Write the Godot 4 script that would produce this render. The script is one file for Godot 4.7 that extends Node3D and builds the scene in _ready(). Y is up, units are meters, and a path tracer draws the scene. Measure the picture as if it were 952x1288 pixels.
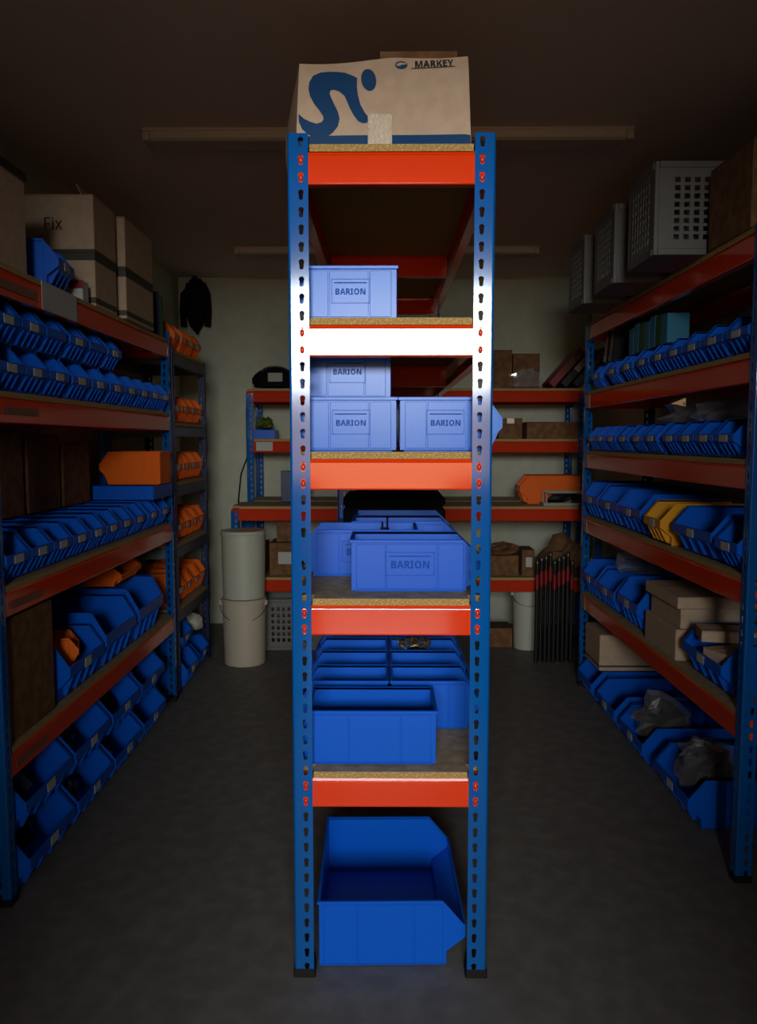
extends Node3D

# ---------------------------------------------------------------- camera numbers, read off the photograph (952 x 1288)
const F := 1020.0
const EYE := Vector3(0, 1.372, 0)
const PITCH := 0.088007      # down
const YAW := 0.0078126       # to the left
var M := {}
var taken := {}
var cache := {}
var rng := RandomNumberGenerator.new()

const ORD := ["first", "second", "third", "fourth", "fifth", "sixth", "seventh", "eighth", "ninth", "tenth"]

func ray(px: float, py: float) -> Vector3:
	var d := Vector3((px - 476.0) / F, -(py - 644.0) / F, -1.0)
	return Basis(Vector3.UP, YAW) * (Basis(Vector3.RIGHT, -PITCH) * d)

func on_z(px: float, py: float, z: float) -> Vector3:   # where the pixel's line meets the plane z
	var d := ray(px, py)
	return EYE + d * (z / d.z)

func on_x(px: float, py: float, x: float) -> Vector3:
	var d := ray(px, py)
	return EYE + d * (x / d.x)

func on_y(px: float, py: float, y: float) -> Vector3:
	var d := ray(px, py)
	return EYE + d * ((y - EYE.y) / d.y)

# ---------------------------------------------------------------- mesh helpers
func new_st() -> SurfaceTool:
	var st := SurfaceTool.new()
	st.begin(Mesh.PRIMITIVE_TRIANGLES)
	return st

func tri(st: SurfaceTool, a: Vector3, b: Vector3, c: Vector3, out: Vector3) -> void:
	var n := (b - a).cross(c - a)
	if n.length_squared() < 1e-16:
		return
	n = n.normalized()
	if n.dot(out) < 0.0:
		n = -n
		var t := b
		b = c
		c = t
	for p in [a, c, b]:
		st.set_normal(n)
		st.add_vertex(p)

func quad(st: SurfaceTool, a: Vector3, b: Vector3, c: Vector3, d: Vector3, out: Vector3) -> void:
	tri(st, a, b, c, out)
	tri(st, a, c, d, out)

# box between two corners with chamfered edges
func box(st: SurfaceTool, lo: Vector3, hi: Vector3, ch := 0.0, tf := Transform3D.IDENTITY) -> void:
	var mid := (lo + hi) * 0.5
	var h := (hi - lo) * 0.5
	h = h.abs()
	var c: float = minf(ch, minf(h.x, minf(h.y, h.z)) * 0.95)
	var bs := tf.basis
	if c <= 0.0:
		for ax in 3:
			for s in [-1.0, 1.0]:
				var n := Vector3.ZERO
				n[ax] = s
				var q := []
				for k in [[-1, -1], [1, -1], [1, 1], [-1, 1]]:
					var v := Vector3.ZERO
					v[ax] = s * h[ax]
					v[(ax + 1) % 3] = k[0] * h[(ax + 1) % 3]
					v[(ax + 2) % 3] = k[1] * h[(ax + 2) % 3]
					q.append(tf * (mid + v))
				quad(st, q[0], q[1], q[2], q[3], bs * n)
		return
	for ax in 3:
		var b := (ax + 1) % 3
		var d := (ax + 2) % 3
		for s in [-1.0, 1.0]:
			var n := Vector3.ZERO
			n[ax] = s
			var q := []
			for k in [[-1, -1], [1, -1], [1, 1], [-1, 1]]:
				var v := Vector3.ZERO
				v[ax] = s * h[ax]
				v[b] = k[0] * (h[b] - c)
				v[d] = k[1] * (h[d] - c)
				q.append(tf * (mid + v))
			quad(st, q[0], q[1], q[2], q[3], bs * n)
		for s in [-1.0, 1.0]:
			for t in [-1.0, 1.0]:
				var q := []
				for k in [[-1, 0], [1, 0], [1, 1], [-1, 1]]:
					var v := Vector3.ZERO
					v[ax] = k[0] * (h[ax] - c)
					v[b] = s * (h[b] - (c if k[1] == 1 else 0.0))
					v[d] = t * (h[d] - (0.0 if k[1] == 1 else c))
					q.append(tf * (mid + v))
				var n := Vector3.ZERO
				n[b] = s
				n[d] = t
				quad(st, q[0], q[1], q[2], q[3], bs * n)
	for sx in [-1.0, 1.0]:
		for sy in [-1.0, 1.0]:
			for sz in [-1.0, 1.0]:
				var s := Vector3(sx, sy, sz)
				var q := []
				for ax in 3:
					var v := s * (h - Vector3(c, c, c))
					v[ax] = s[ax] * h[ax]
					q.append(tf * (mid + v))
				tri(st, q[0], q[1], q[2], bs * s)

# polygon in the plane (u, v) at o, drawn out along w
func prism(st: SurfaceTool, poly: PackedVector2Array, o: Vector3, u: Vector3, v: Vector3, w: Vector3) -> void:
	var idx := Geometry2D.triangulate_polygon(poly)
	var n := w.normalized()
	for k in range(0, idx.size(), 3):
		var p := []
		for j in 3:
			var q := poly[idx[k + j]]
			p.append(o + u * q.x + v * q.y)
		tri(st, p[0], p[1], p[2], -n)
		tri(st, p[0] + w, p[1] + w, p[2] + w, n)
	var area := 0.0
	for k in poly.size():
		area += poly[k].cross(poly[(k + 1) % poly.size()])
	var sg := signf(area)
	for k in poly.size():
		var a := poly[k]
		var b := poly[(k + 1) % poly.size()]
		var e := (b - a)
		var out := (u * e.y - v * e.x) * sg
		var A := o + u * a.x + v * a.y
		var B := o + u * b.x + v * b.y
		quad(st, A, B, B + w, A + w, out)

# round bar through points
func tube(st: SurfaceTool, pts: Array, r: float, sides := 10, caps := true) -> void:
	var rings := []
	for k in pts.size():
		var a: Vector3 = pts[maxi(k - 1, 0)]
		var b: Vector3 = pts[mini(k + 1, pts.size() - 1)]
		var d := (b - a).normalized()
		var s := d.cross(Vector3.UP if absf(d.y) < 0.9 else Vector3.RIGHT).normalized()
		var t := d.cross(s)
		var ring := []
		for j in sides:
			var an := TAU * j / sides
			ring.append([s * cos(an) + t * sin(an), pts[k]])
		rings.append(ring)
	for k in pts.size() - 1:
		for j in sides:
			var q := [rings[k][j], rings[k][(j + 1) % sides], rings[k + 1][(j + 1) % sides], rings[k + 1][j]]
			for f in [[0, 1, 2], [0, 2, 3]]:
				var P := []
				for e in f:
					P.append(q[e][1] + q[e][0] * r)
				smooth_tri(st, P, [q[f[0]][0], q[f[1]][0], q[f[2]][0]])
	if caps:
		for e in [0, pts.size() - 1]:
			var d: Vector3 = (pts[0] - pts[1]) if e == 0 else (pts[e] - pts[e - 1])
			for j in sides:
				tri(st, pts[e], pts[e] + rings[e][j][0] * r, pts[e] + rings[e][(j + 1) % sides][0] * r, d)

func smooth_tri(st: SurfaceTool, P: Array, N: Array) -> void:
	var n: Vector3 = (P[1] - P[0]).cross(P[2] - P[0])
	var o := [0, 1, 2]
	if n.dot(N[0] + N[1] + N[2]) > 0.0:
		o = [0, 2, 1]
	for k in o:
		st.set_normal(N[k].normalized())
		st.add_vertex(P[k])

# profile of (radius, height) turned about the y axis at c
func lathe(st: SurfaceTool, prof: Array, c: Vector3, seg := 32) -> void:
	for k in prof.size() - 1:
		var a: Vector2 = prof[k]
		var b: Vector2 = prof[k + 1]
		var e := b - a
		var n2 := Vector2(e.y, -e.x)
		if n2.length() < 1e-9:
			continue
		n2 = n2.normalized()
		for j in seg:
			var t0 := TAU * j / seg
			var t1 := TAU * (j + 1) / seg
			var d0 := Vector3(cos(t0), 0, sin(t0))
			var d1 := Vector3(cos(t1), 0, sin(t1))
			var A := c + d0 * a.x + Vector3.UP * a.y
			var B := c + d1 * a.x + Vector3.UP * a.y
			var C := c + d1 * b.x + Vector3.UP * b.y
			var D := c + d0 * b.x + Vector3.UP * b.y
			var N0 := d0 * n2.x + Vector3.UP * n2.y
			var N1 := d1 * n2.x + Vector3.UP * n2.y
			if a.x > 1e-6:
				smooth_tri(st, [A, B, C], [N0, N1, N1])
			if b.x > 1e-6:
				smooth_tri(st, [A, C, D], [N0, N1, N0])

# crumpled closed lump: radii r, seeded
func lump(st: SurfaceTool, c: Vector3, r: Vector3, sd: int, rough := 0.25, flat_base := true, rows := 9, cols := 14) -> void:
	var nz := FastNoiseLite.new()
	nz.seed = sd
	nz.frequency = 1.3
	var g := []
	for i in rows + 1:
		var row := []
		for j in cols:
			var th := PI * i / rows
			var ph := TAU * j / cols
			var d := Vector3(sin(th) * cos(ph), cos(th), sin(th) * sin(ph))
			var k := 1.0 + rough * nz.get_noise_3d(d.x * 1.7 + sd, d.y * 1.7, d.z * 1.7) * 2.0
			var p := d * r * k
			if flat_base:
				p.y = maxf(p.y, -r.y * 0.45)
			row.append(c + p)
		g.append(row)
	for i in rows:
		for j in cols:
			var a: Vector3 = g[i][j]
			var b: Vector3 = g[i][(j + 1) % cols]
			var e: Vector3 = g[i + 1][(j + 1) % cols]
			var f: Vector3 = g[i + 1][j]
			var o := (a + e) * 0.5 - c
			tri(st, a, b, e, o)
			tri(st, a, e, f, o)

# ---------------------------------------------------------------- naming and tagging
func numbered(called: String) -> String:
	var n: int = taken.get(called, 0)
	taken[called] = n + 1
	return called if n == 0 else "%s_%03d" % [called, n]

func thing(called: String, label: String, category: String, at := Vector3.ZERO, turn := 0.0, group := "") -> Node3D:
	var o := Node3D.new()
	o.name = numbered(called)
	add_child(o)
	o.position = at
	o.rotation.y = turn
	o.set_meta("label", label)
	o.set_meta("category", category)
	if group != "":
		o.set_meta("group", group)
	return o

func put(called: String, mesh: Mesh, m: Material, parent: Node3D, at := Vector3.ZERO) -> MeshInstance3D:
	var o := MeshInstance3D.new()
	o.name = called
	o.mesh = mesh
	o.material_override = m
	o.position = at
	var taken_here := 0
	for c in parent.get_children():
		if c.name == called or c.name.begins_with(called + "_0"):
			taken_here += 1
	if taken_here > 0:
		o.name = "%s_%03d" % [called, taken_here]
	parent.add_child(o, true)
	return o

func part(called: String, st: SurfaceTool, m: Material, parent: Node3D, at := Vector3.ZERO) -> MeshInstance3D:
	return put(called, st.commit(), m, parent, at)

func structure(called: String, st: SurfaceTool, m: Material, label: String, category: String) -> MeshInstance3D:
	var o := part(called, st, m, self)
	o.set_meta("kind", "structure")
	o.set_meta("label", label)
	o.set_meta("category", category)
	return o

func single(called: String, st: SurfaceTool, m: Material, label: String, category: String, group := "", at := Vector3.ZERO) -> MeshInstance3D:
	var o := put(numbered(called), st.commit(), m, self, at)
	o.set_meta("label", label)
	o.set_meta("category", category)
	if group != "":
		o.set_meta("group", group)
	return o

# ---------------------------------------------------------------- materials
func noise_tex(freq: float, cols: Array, offs: Array, kind := FastNoiseLite.TYPE_SIMPLEX_SMOOTH, oct := 4, size := 512, sd := 3) -> NoiseTexture2D:
	var n := FastNoiseLite.new()
	n.noise_type = kind
	n.frequency = freq
	n.fractal_octaves = oct
	n.seed = sd
	var t := NoiseTexture2D.new()
	t.width = size
	t.height = size
	t.seamless = true
	t.noise = n
	var g := Gradient.new()
	g.offsets = PackedFloat32Array(offs)
	g.colors = PackedColorArray(cols)
	t.color_ramp = g
	return t

func plain(c: Color, rough := 0.5, spec := 0.5, metal := 0.0) -> StandardMaterial3D:
	var m := StandardMaterial3D.new()
	m.albedo_color = c
	m.roughness = rough
	m.metallic_specular = spec
	m.metallic = metal
	return m

func grained(tex: Texture2D, scale: float, rough := 0.85, spec := 0.4) -> StandardMaterial3D:
	var m := plain(Color.WHITE, rough, spec)
	m.albedo_texture = tex
	m.uv1_triplanar = true
	m.uv1_world_triplanar = true
	m.uv1_scale = Vector3.ONE * scale
	return m

func build_materials() -> void:
	M.blue = plain(Color(0.0, 0.35, 0.79), 0.33, 0.38)
	M.blue_pale = plain(Color(0.0, 0.40, 0.80), 0.27, 0.36)
	M.letter = plain(Color(0.0, 0.27, 0.64), 0.6, 0.3)
	M.orange = plain(Color(0.93, 0.40, 0.04), 0.45, 0.3)
	M.yellow = plain(Color(0.86, 0.58, 0.05), 0.4, 0.5)
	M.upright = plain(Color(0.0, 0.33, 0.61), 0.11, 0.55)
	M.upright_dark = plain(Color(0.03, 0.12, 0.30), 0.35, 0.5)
	M.beam = plain(Color(0.91, 0.23, 0.02), 0.11, 0.55)
	M.dull_beam = plain(Color(0.76, 0.19, 0.06), 0.6, 0.2)  # darker, duller red for the beams at the end wall
	M.grey_beam = plain(Color(0.32, 0.33, 0.36), 0.45, 0.5)
	M.rivet = plain(Color(0.90, 0.22, 0.06), 0.25, 0.6)
	M.black = plain(Color(0.03, 0.03, 0.035), 0.5, 0.5)
	M.foot = plain(Color(0.06, 0.06, 0.06), 0.6, 0.4)
	M.chip_top = grained(noise_tex(0.03, [Color(0.60, 0.52, 0.41), Color(0.66, 0.58, 0.46), Color(0.70, 0.62, 0.50)], [0.25, 0.5, 0.8]), 1.3, 0.75)
	M.chip = grained(noise_tex(0.09, [Color(0.56, 0.43, 0.23), Color(0.71, 0.56, 0.32), Color(0.82, 0.69, 0.46)], [0.2, 0.5, 0.8], FastNoiseLite.TYPE_CELLULAR, 3), 5.0, 0.85)
	M.card = grained(noise_tex(0.02, [Color(0.42, 0.29, 0.18), Color(0.50, 0.36, 0.23)], [0.3, 0.7]), 1.5, 0.85)
	M.white_card = grained(noise_tex(0.015, [Color(0.74, 0.63, 0.52), Color(0.765, 0.655, 0.545)], [0.3, 0.7], FastNoiseLite.TYPE_SIMPLEX_SMOOTH, 5, 512, 11), 2.2, 0.7)
	M.band = plain(Color(0.25, 0.25, 0.20), 0.5)
	M.print_blue = plain(Color(0.06, 0.24, 0.40), 0.6, 0.3)
	M.ink = plain(Color(0.05, 0.06, 0.09), 0.6)
	M.paper = plain(Color(0.72, 0.72, 0.68), 0.7)
	M.sticker = plain(Color(0.55, 0.36, 0.28), 0.6)
	M.tape = plain(Color(0.86, 0.79, 0.69), 0.10, 1.0)  # pale cream stands in for the glare on clear tape
	M.plate = plain(Color(0.62, 0.58, 0.52), 0.5)
	M.grey_plastic = plain(Color(0.42, 0.41, 0.39), 0.5)
	M.bucket = plain(Color(0.72, 0.72, 0.64), 0.45)
	M.bucket_warm = plain(Color(0.74, 0.69, 0.60), 0.45)
	M.steel = plain(Color(0.55, 0.54, 0.50), 0.25, 0.5, 0.9)
	M.brass = plain(Color(0.62, 0.52, 0.30), 0.3, 0.5, 0.8)
	M.green = plain(Color(0.06, 0.33, 0.16), 0.5)
	M.teal = plain(Color(0.16, 0.46, 0.58), 0.5)
	M.leaf = plain(Color(0.30, 0.36, 0.08), 0.6)
	M.red = plain(Color(0.52, 0.05, 0.05), 0.5)
	M.dark_cloth = plain(Color(0.10, 0.09, 0.11), 0.9, 0.2)
	M.dark_goods = plain(Color(0.075, 0.065, 0.06), 0.35, 0.6)
	M.film = plain(Color(0.85, 0.85, 0.85, 0.10), 0.06, 0.8)
	M.film.transparency = BaseMaterial3D.TRANSPARENCY_ALPHA
	M.batten = plain(Color(0.74, 0.68, 0.62), 0.6)
	M.tube_glass = plain(Color(0.78, 0.77, 0.74), 0.2)
	M.wall = grained(noise_tex(0.012, [Color(0.74, 0.74, 0.65), Color(0.755, 0.755, 0.665), Color(0.77, 0.77, 0.68)], [0.25, 0.5, 0.8], FastNoiseLite.TYPE_SIMPLEX_SMOOTH, 5, 1024), 0.7, 0.9)
	M.ceiling = grained(noise_tex(0.012, [Color(0.87, 0.79, 0.73), Color(0.88, 0.80, 0.74)], [0.3, 0.7], FastNoiseLite.TYPE_SIMPLEX_SMOOTH, 5, 512, 5), 0.7, 0.95)
	M.floor = grained(noise_tex(0.012, [Color(0.43, 0.415, 0.39), Color(0.455, 0.44, 0.415), Color(0.485, 0.47, 0.445)], [0.2, 0.5, 0.8], FastNoiseLite.TYPE_SIMPLEX_SMOOTH, 6, 1024, 21), 0.8, 0.6)
	M.hall_floor = grained(noise_tex(0.012, [Color(0.56, 0.54, 0.51), Color(0.60, 0.58, 0.55)], [0.3, 0.7], FastNoiseLite.TYPE_SIMPLEX_SMOOTH, 5, 512, 31), 0.5, 0.3)
	M.hall_wall = plain(Color(0.42, 0.40, 0.38), 0.9)
	M.window_glow = plain(Color(0.9, 0.92, 0.95), 0.4)
	M.window_glow.emission_enabled = true
	M.window_glow.emission = Color(0.95, 0.98, 1.0)
	M.window_glow.emission_energy_multiplier = 2.0
	M.window_ground = plain(Color(0.5, 0.5, 0.48), 0.4)
	M.window_ground.emission_enabled = true
	M.window_ground.emission = Color(1.0, 0.80, 0.58)
	M.window_ground.emission_energy_multiplier = 0.2
	M.frame = plain(Color(0.4, 0.4, 0.42), 0.5)

# ---------------------------------------------------------------- rack
# one angle upright standing at the corner (0,0): flanges run to sx (along x) and sz (along z); key-hole slots every 40 mm
func upright_mesh(sx: float, sz: float, cells: int, w := 0.049, wz := 0.040) -> ArrayMesh:
	var key := "up%s_%s_%d_%s" % [sx, sz, cells, wz]
	if cache.has(key):
		return cache[key]
	var st := new_st()
	var P := 0.04
	var t := 0.0018
	var rb := 0.006
	var hole := []          # key-hole outline about (0, 0), anticlockwise from angle 0
	var rad := 0.0067
	var neck := 0.0047
	for k in 9:
		var a := -0.22 * PI + (1.44 * PI) * k / 8.0
		hole.append(Vector2(cos(a) * rad, 0.0055 + sin(a) * rad))
	hole.append(Vector2(-neck, -0.0085))
	hole.append(Vector2(-neck * 0.55, -0.0118))
	hole.append(Vector2(neck * 0.55, -0.0118))
	hole.append(Vector2(neck, -0.0085))
	for fl in 2:
		var wid: float = w if fl == 0 else wz
		var u := Vector3(sx, 0, 0) if fl == 0 else Vector3(0, 0, sz)
		var nrm := Vector3(0, 0, -sz) if fl == 0 else Vector3(-sx, 0, 0)
		var x0 := rb
		var hx: float = 0.0315 if fl == 0 else 0.024
		for k in cells:
			var yc := 0.008 + P * (k + 0.5)
			# ring between the outline and the cell's edge: match each hole point with a point on the rectangle
			var outer := []
			for h in hole:
				var d: Vector2 = h
				var ex := INF
				if d.x > 1e-6:
					ex = minf(ex, (wid - hx) / d.x)
				if d.x < -1e-6:
					ex = minf(ex, (x0 - hx) / d.x)
				if d.y > 1e-6:
					ex = minf(ex, (P * 0.5) / d.y)
				if d.y < -1e-6:
					ex = minf(ex, (-P * 0.5) / d.y)
				outer.append(d * ex)
			var rect := [Vector2(wid - hx, P * 0.5), Vector2(x0 - hx, P * 0.5), Vector2(x0 - hx, -P * 0.5), Vector2(wid - hx, -P * 0.5)]
			for j in hole.size():
				var a: Vector2 = hole[j]
				var b: Vector2 = hole[(j + 1) % hole.size()]
				var A: Vector2 = outer[j]
				var B: Vector2 = outer[(j + 1) % hole.size()]
				var ring := [a, A]
				# corner of the rectangle between A and B
				for r in rect:
					var ca := A.cross(r)
					var cb: float = r.cross(B)
					if A.cross(B) > 0.0 and ca > 1e-9 and cb > 1e-9 and A.dot(r) > 0.0:
						ring.append(r)
				ring.append(B)
				ring.append(b)
				var pts := []
				for q in ring:
					pts.append(u * (hx + q.x) + Vector3(0, yc + q.y, 0))
				for e in range(1, pts.size() - 1):
					tri(st, pts[0], pts[e], pts[e + 1], nrm)
					tri(st, pts[0] - nrm * t, pts[e] - nrm * t, pts[e + 1] - nrm * t, -nrm)
				var A3 := u * (hx + a.x) + Vector3(0, yc + a.y, 0)
				var B3 := u * (hx + b.x) + Vector3(0, yc + b.y, 0)
				quad(st, A3, B3, B3 - nrm * t, A3 - nrm * t, -(u * (a.x + b.x) + Vector3(0, a.y + b.y - 0.004, 0)))
		# free edge
		var y1 := 0.008 + P * cells
		quad(st, u * wid + Vector3(0, 0.008, 0), u * wid + Vector3(0, y1, 0), u * wid + Vector3(0, y1, 0) - nrm * t, u * wid + Vector3(0, 0.008, 0) - nrm * t, u)
		quad(st, u * x0 + Vector3(0, y1, 0), u * wid + Vector3(0, y1, 0), u * wid + Vector3(0, y1, 0) - nrm * t, u * x0 + Vector3(0, y1, 0) - nrm * t, Vector3.UP)
		var yb := 0.008
		quad(st, u * x0 + Vector3(0, yb, 0), u * wid + Vector3(0, yb, 0), u * wid + Vector3(0, yb, 0) - nrm * t, u * x0 + Vector3(0, yb, 0) - nrm * t, Vector3.DOWN)
	# rounded bend
	var c := Vector3(sx * rb, 0, sz * rb)
	var y2 := 0.008 + P * cells
	var seg := 5
	for k in seg:
		var a0 := PI * 0.5 * k / seg
		var a1 := PI * 0.5 * (k + 1) / seg
		var n0 := Vector3(-sx * sin(a0), 0, -sz * cos(a0))
		var n1 := Vector3(-sx * sin(a1), 0, -sz * cos(a1))
		var lo := Vector3(0, 0.008, 0)
		var hi := Vector3(0, y2, 0)
		smooth_tri(st, [c + n0 * rb + lo, c + n1 * rb + lo, c + n1 * rb + hi], [n0, n1, n1])
		smooth_tri(st, [c + n0 * rb + lo, c + n1 * rb + hi, c + n0 * rb + hi], [n0, n1, n0])
		var ri := rb - t
		smooth_tri(st, [c + n0 * ri + lo, c + n1 * ri + lo, c + n1 * ri + hi], [-n0, -n1, -n1])
		smooth_tri(st, [c + n0 * ri + lo, c + n1 * ri + hi, c + n0 * ri + hi], [-n0, -n1, -n0])
		quad(st, c + n0 * ri + lo, c + n1 * ri + lo, c + n1 * rb + lo, c + n0 * rb + lo, Vector3.DOWN)
		quad(st, c + n0 * ri + hi, c + n1 * ri + hi, c + n1 * rb + hi, c + n0 * rb + hi, Vector3.UP)
	var m := st.commit()
	cache[key] = m
	return m

# beam of length len along x, its face towards +z at z = 0, its top at y = 0
func beam_mesh(length: float, high := 0.075) -> ArrayMesh:
	var key := "beam%.4f_%.3f" % [length, high]
	if cache.has(key):
		return cache[key]
	var st := new_st()
	var h := -high
	var poly := PackedVector2Array([Vector2(-0.028, 0), Vector2(-0.006, 0), Vector2(-0.0045, -0.0008), Vector2(-0.0022, -0.0068), Vector2(-0.0002, -0.0084), Vector2(0, -0.0094), Vector2(0, h + 0.004), Vector2(-0.0008, h + 0.0018), Vector2(-0.0022, h + 0.0006), Vector2(-0.004, h), Vector2(-0.028, h), Vector2(-0.028, h + 0.002), Vector2(-0.006, h + 0.002), Vector2(-0.006, -0.003), Vector2(-0.028, -0.003)])
	prism(st, poly, Vector3.ZERO, Vector3(0, 0, 1), Vector3.UP, Vector3(length, 0, 0))
	var m := st.commit()
	cache[key] = m
	return m

func rivet_mesh() -> ArrayMesh:
	if cache.has("rivet"):
		return cache.rivet
	var st := new_st()
	# small domed stud, taller than wide, facing +z
	var rows := 4
	var cols := 12
	for i in rows:
		for j in cols:
			var P := []
			var N := []
			for q in [[i, j], [i, j + 1], [i + 1, j + 1], [i + 1, j]]:
				var r: float = float(q[0]) / rows
				var a: float = TAU * q[1] / cols
				var z := 0.0032 * sqrt(maxf(0.0, 1.0 - r * r))
				P.append(Vector3(cos(a) * r * 0.0052, sin(a) * r * 0.0088, z))
				N.append(Vector3(cos(a) * r, sin(a) * r * 0.6, 1.15 - r))
			smooth_tri(st, [P[0], P[1], P[2]], [N[0], N[1], N[2]])
			smooth_tri(st, [P[0], P[2], P[3]], [N[0], N[2], N[3]])
	cache.rivet = st.commit()
	return cache.rivet

# rack spanning x 0..wx and z -dz..0 from its front corner; levels: tops of the beams
func rack(called: String, label: String, at: Vector3, wx: float, dz: float, cells: int, levels: Array, o := {}) -> Node3D:
	var r := thing(called, label, "rack", at)
	var um: Material = o.get("upright", M.upright)
	var bm: Material = o.get("beam", M.beam)
	var dy: float = o.get("lift", 0.0)
	var corners := [[0.0, 0.0, 1.0, -1.0], [wx, 0.0, -1.0, -1.0], [0.0, -dz, 1.0, 1.0], [wx, -dz, -1.0, 1.0]]
	for c in corners:
		var u := put("upright", upright_mesh(c[2], c[3], cells), um, r, Vector3(c[0], dy, c[1]))
		var st := new_st()
		var a := Vector3(c[0] - c[2] * 0.003, 0, c[1] - c[3] * 0.003)
		box(st, a, a + Vector3(c[2] * 0.056, 0.024, c[3] * 0.046), 0.003)
		part("foot", st, M.foot, u, -Vector3(c[0], dy, c[1]))
	var nr := 0
	for lv in levels:
		var hb: float = o.get("beam_height", 0.075)
		var f := put("beam", beam_mesh(wx - 0.006, hb), bm, r, Vector3(0.003, lv, -0.0021))
		var b := put("beam", beam_mesh(wx - 0.006, hb), bm, r, Vector3(wx - 0.003, lv, -dz + 0.0021))
		b.rotation.y = PI
		var s1 := put("beam", beam_mesh(dz - 0.07, hb), bm, r, Vector3(wx - 0.0021, lv, -0.035))
		s1.rotation.y = PI * 0.5
		var s2 := put("beam", beam_mesh(dz - 0.07, hb), bm, r, Vector3(0.0021, lv, -dz + 0.035))
		s2.rotation.y = -PI * 0.5
		if o.get("middle", false):
			var mb := put("tie_beam", beam_mesh(wx - 0.066, hb), bm, r, Vector3(0.033, lv - 0.001, -dz * 0.54))
		if o.get("rivets", false):
			for bb in [f, b]:
				for xx in [0.0315, wx - 0.0315]:
					for yy in [-0.019, -0.059]:
						put("rivet", rivet_mesh(), M.rivet, bb, Vector3(xx - 0.003, yy, 0.0002))
		var st := new_st()
		var e := 0.003
		var n := 0.052
		var th := 0.016
		var poly := PackedVector2Array([Vector2(n, e), Vector2(wx - n, e), Vector2(wx - n, n), Vector2(wx - e, n), Vector2(wx - e, dz - n), Vector2(wx - n, dz - n), Vector2(wx - n, dz - e), Vector2(n, dz - e), Vector2(n, dz - n), Vector2(e, dz - n), Vector2(e, n), Vector2(n, n)])
		prism(st, poly, Vector3(0, lv + 0.0004, 0), Vector3.RIGHT, Vector3(0, 0, -1), Vector3(0, th, 0))
		var bd := part("shelf_board", st, M.chip, r)
		var top := new_st()
		var poly2 := PackedVector2Array([Vector2(n, e + 0.001), Vector2(wx - n, e + 0.001), Vector2(wx - n, n), Vector2(wx - e, n), Vector2(wx - e, dz - n), Vector2(wx - n, dz - n), Vector2(wx - n, dz - e), Vector2(n, dz - e), Vector2(n, dz - n), Vector2(e, dz - n), Vector2(e, n), Vector2(n, n)])
		prism(top, poly2, Vector3(0, lv + 0.0164, 0), Vector3.RIGHT, Vector3(0, 0, -1), Vector3(0, 0.0008, 0))
		part("worn_face", top, M.chip_top, bd)
		nr += 1
	return r

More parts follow.
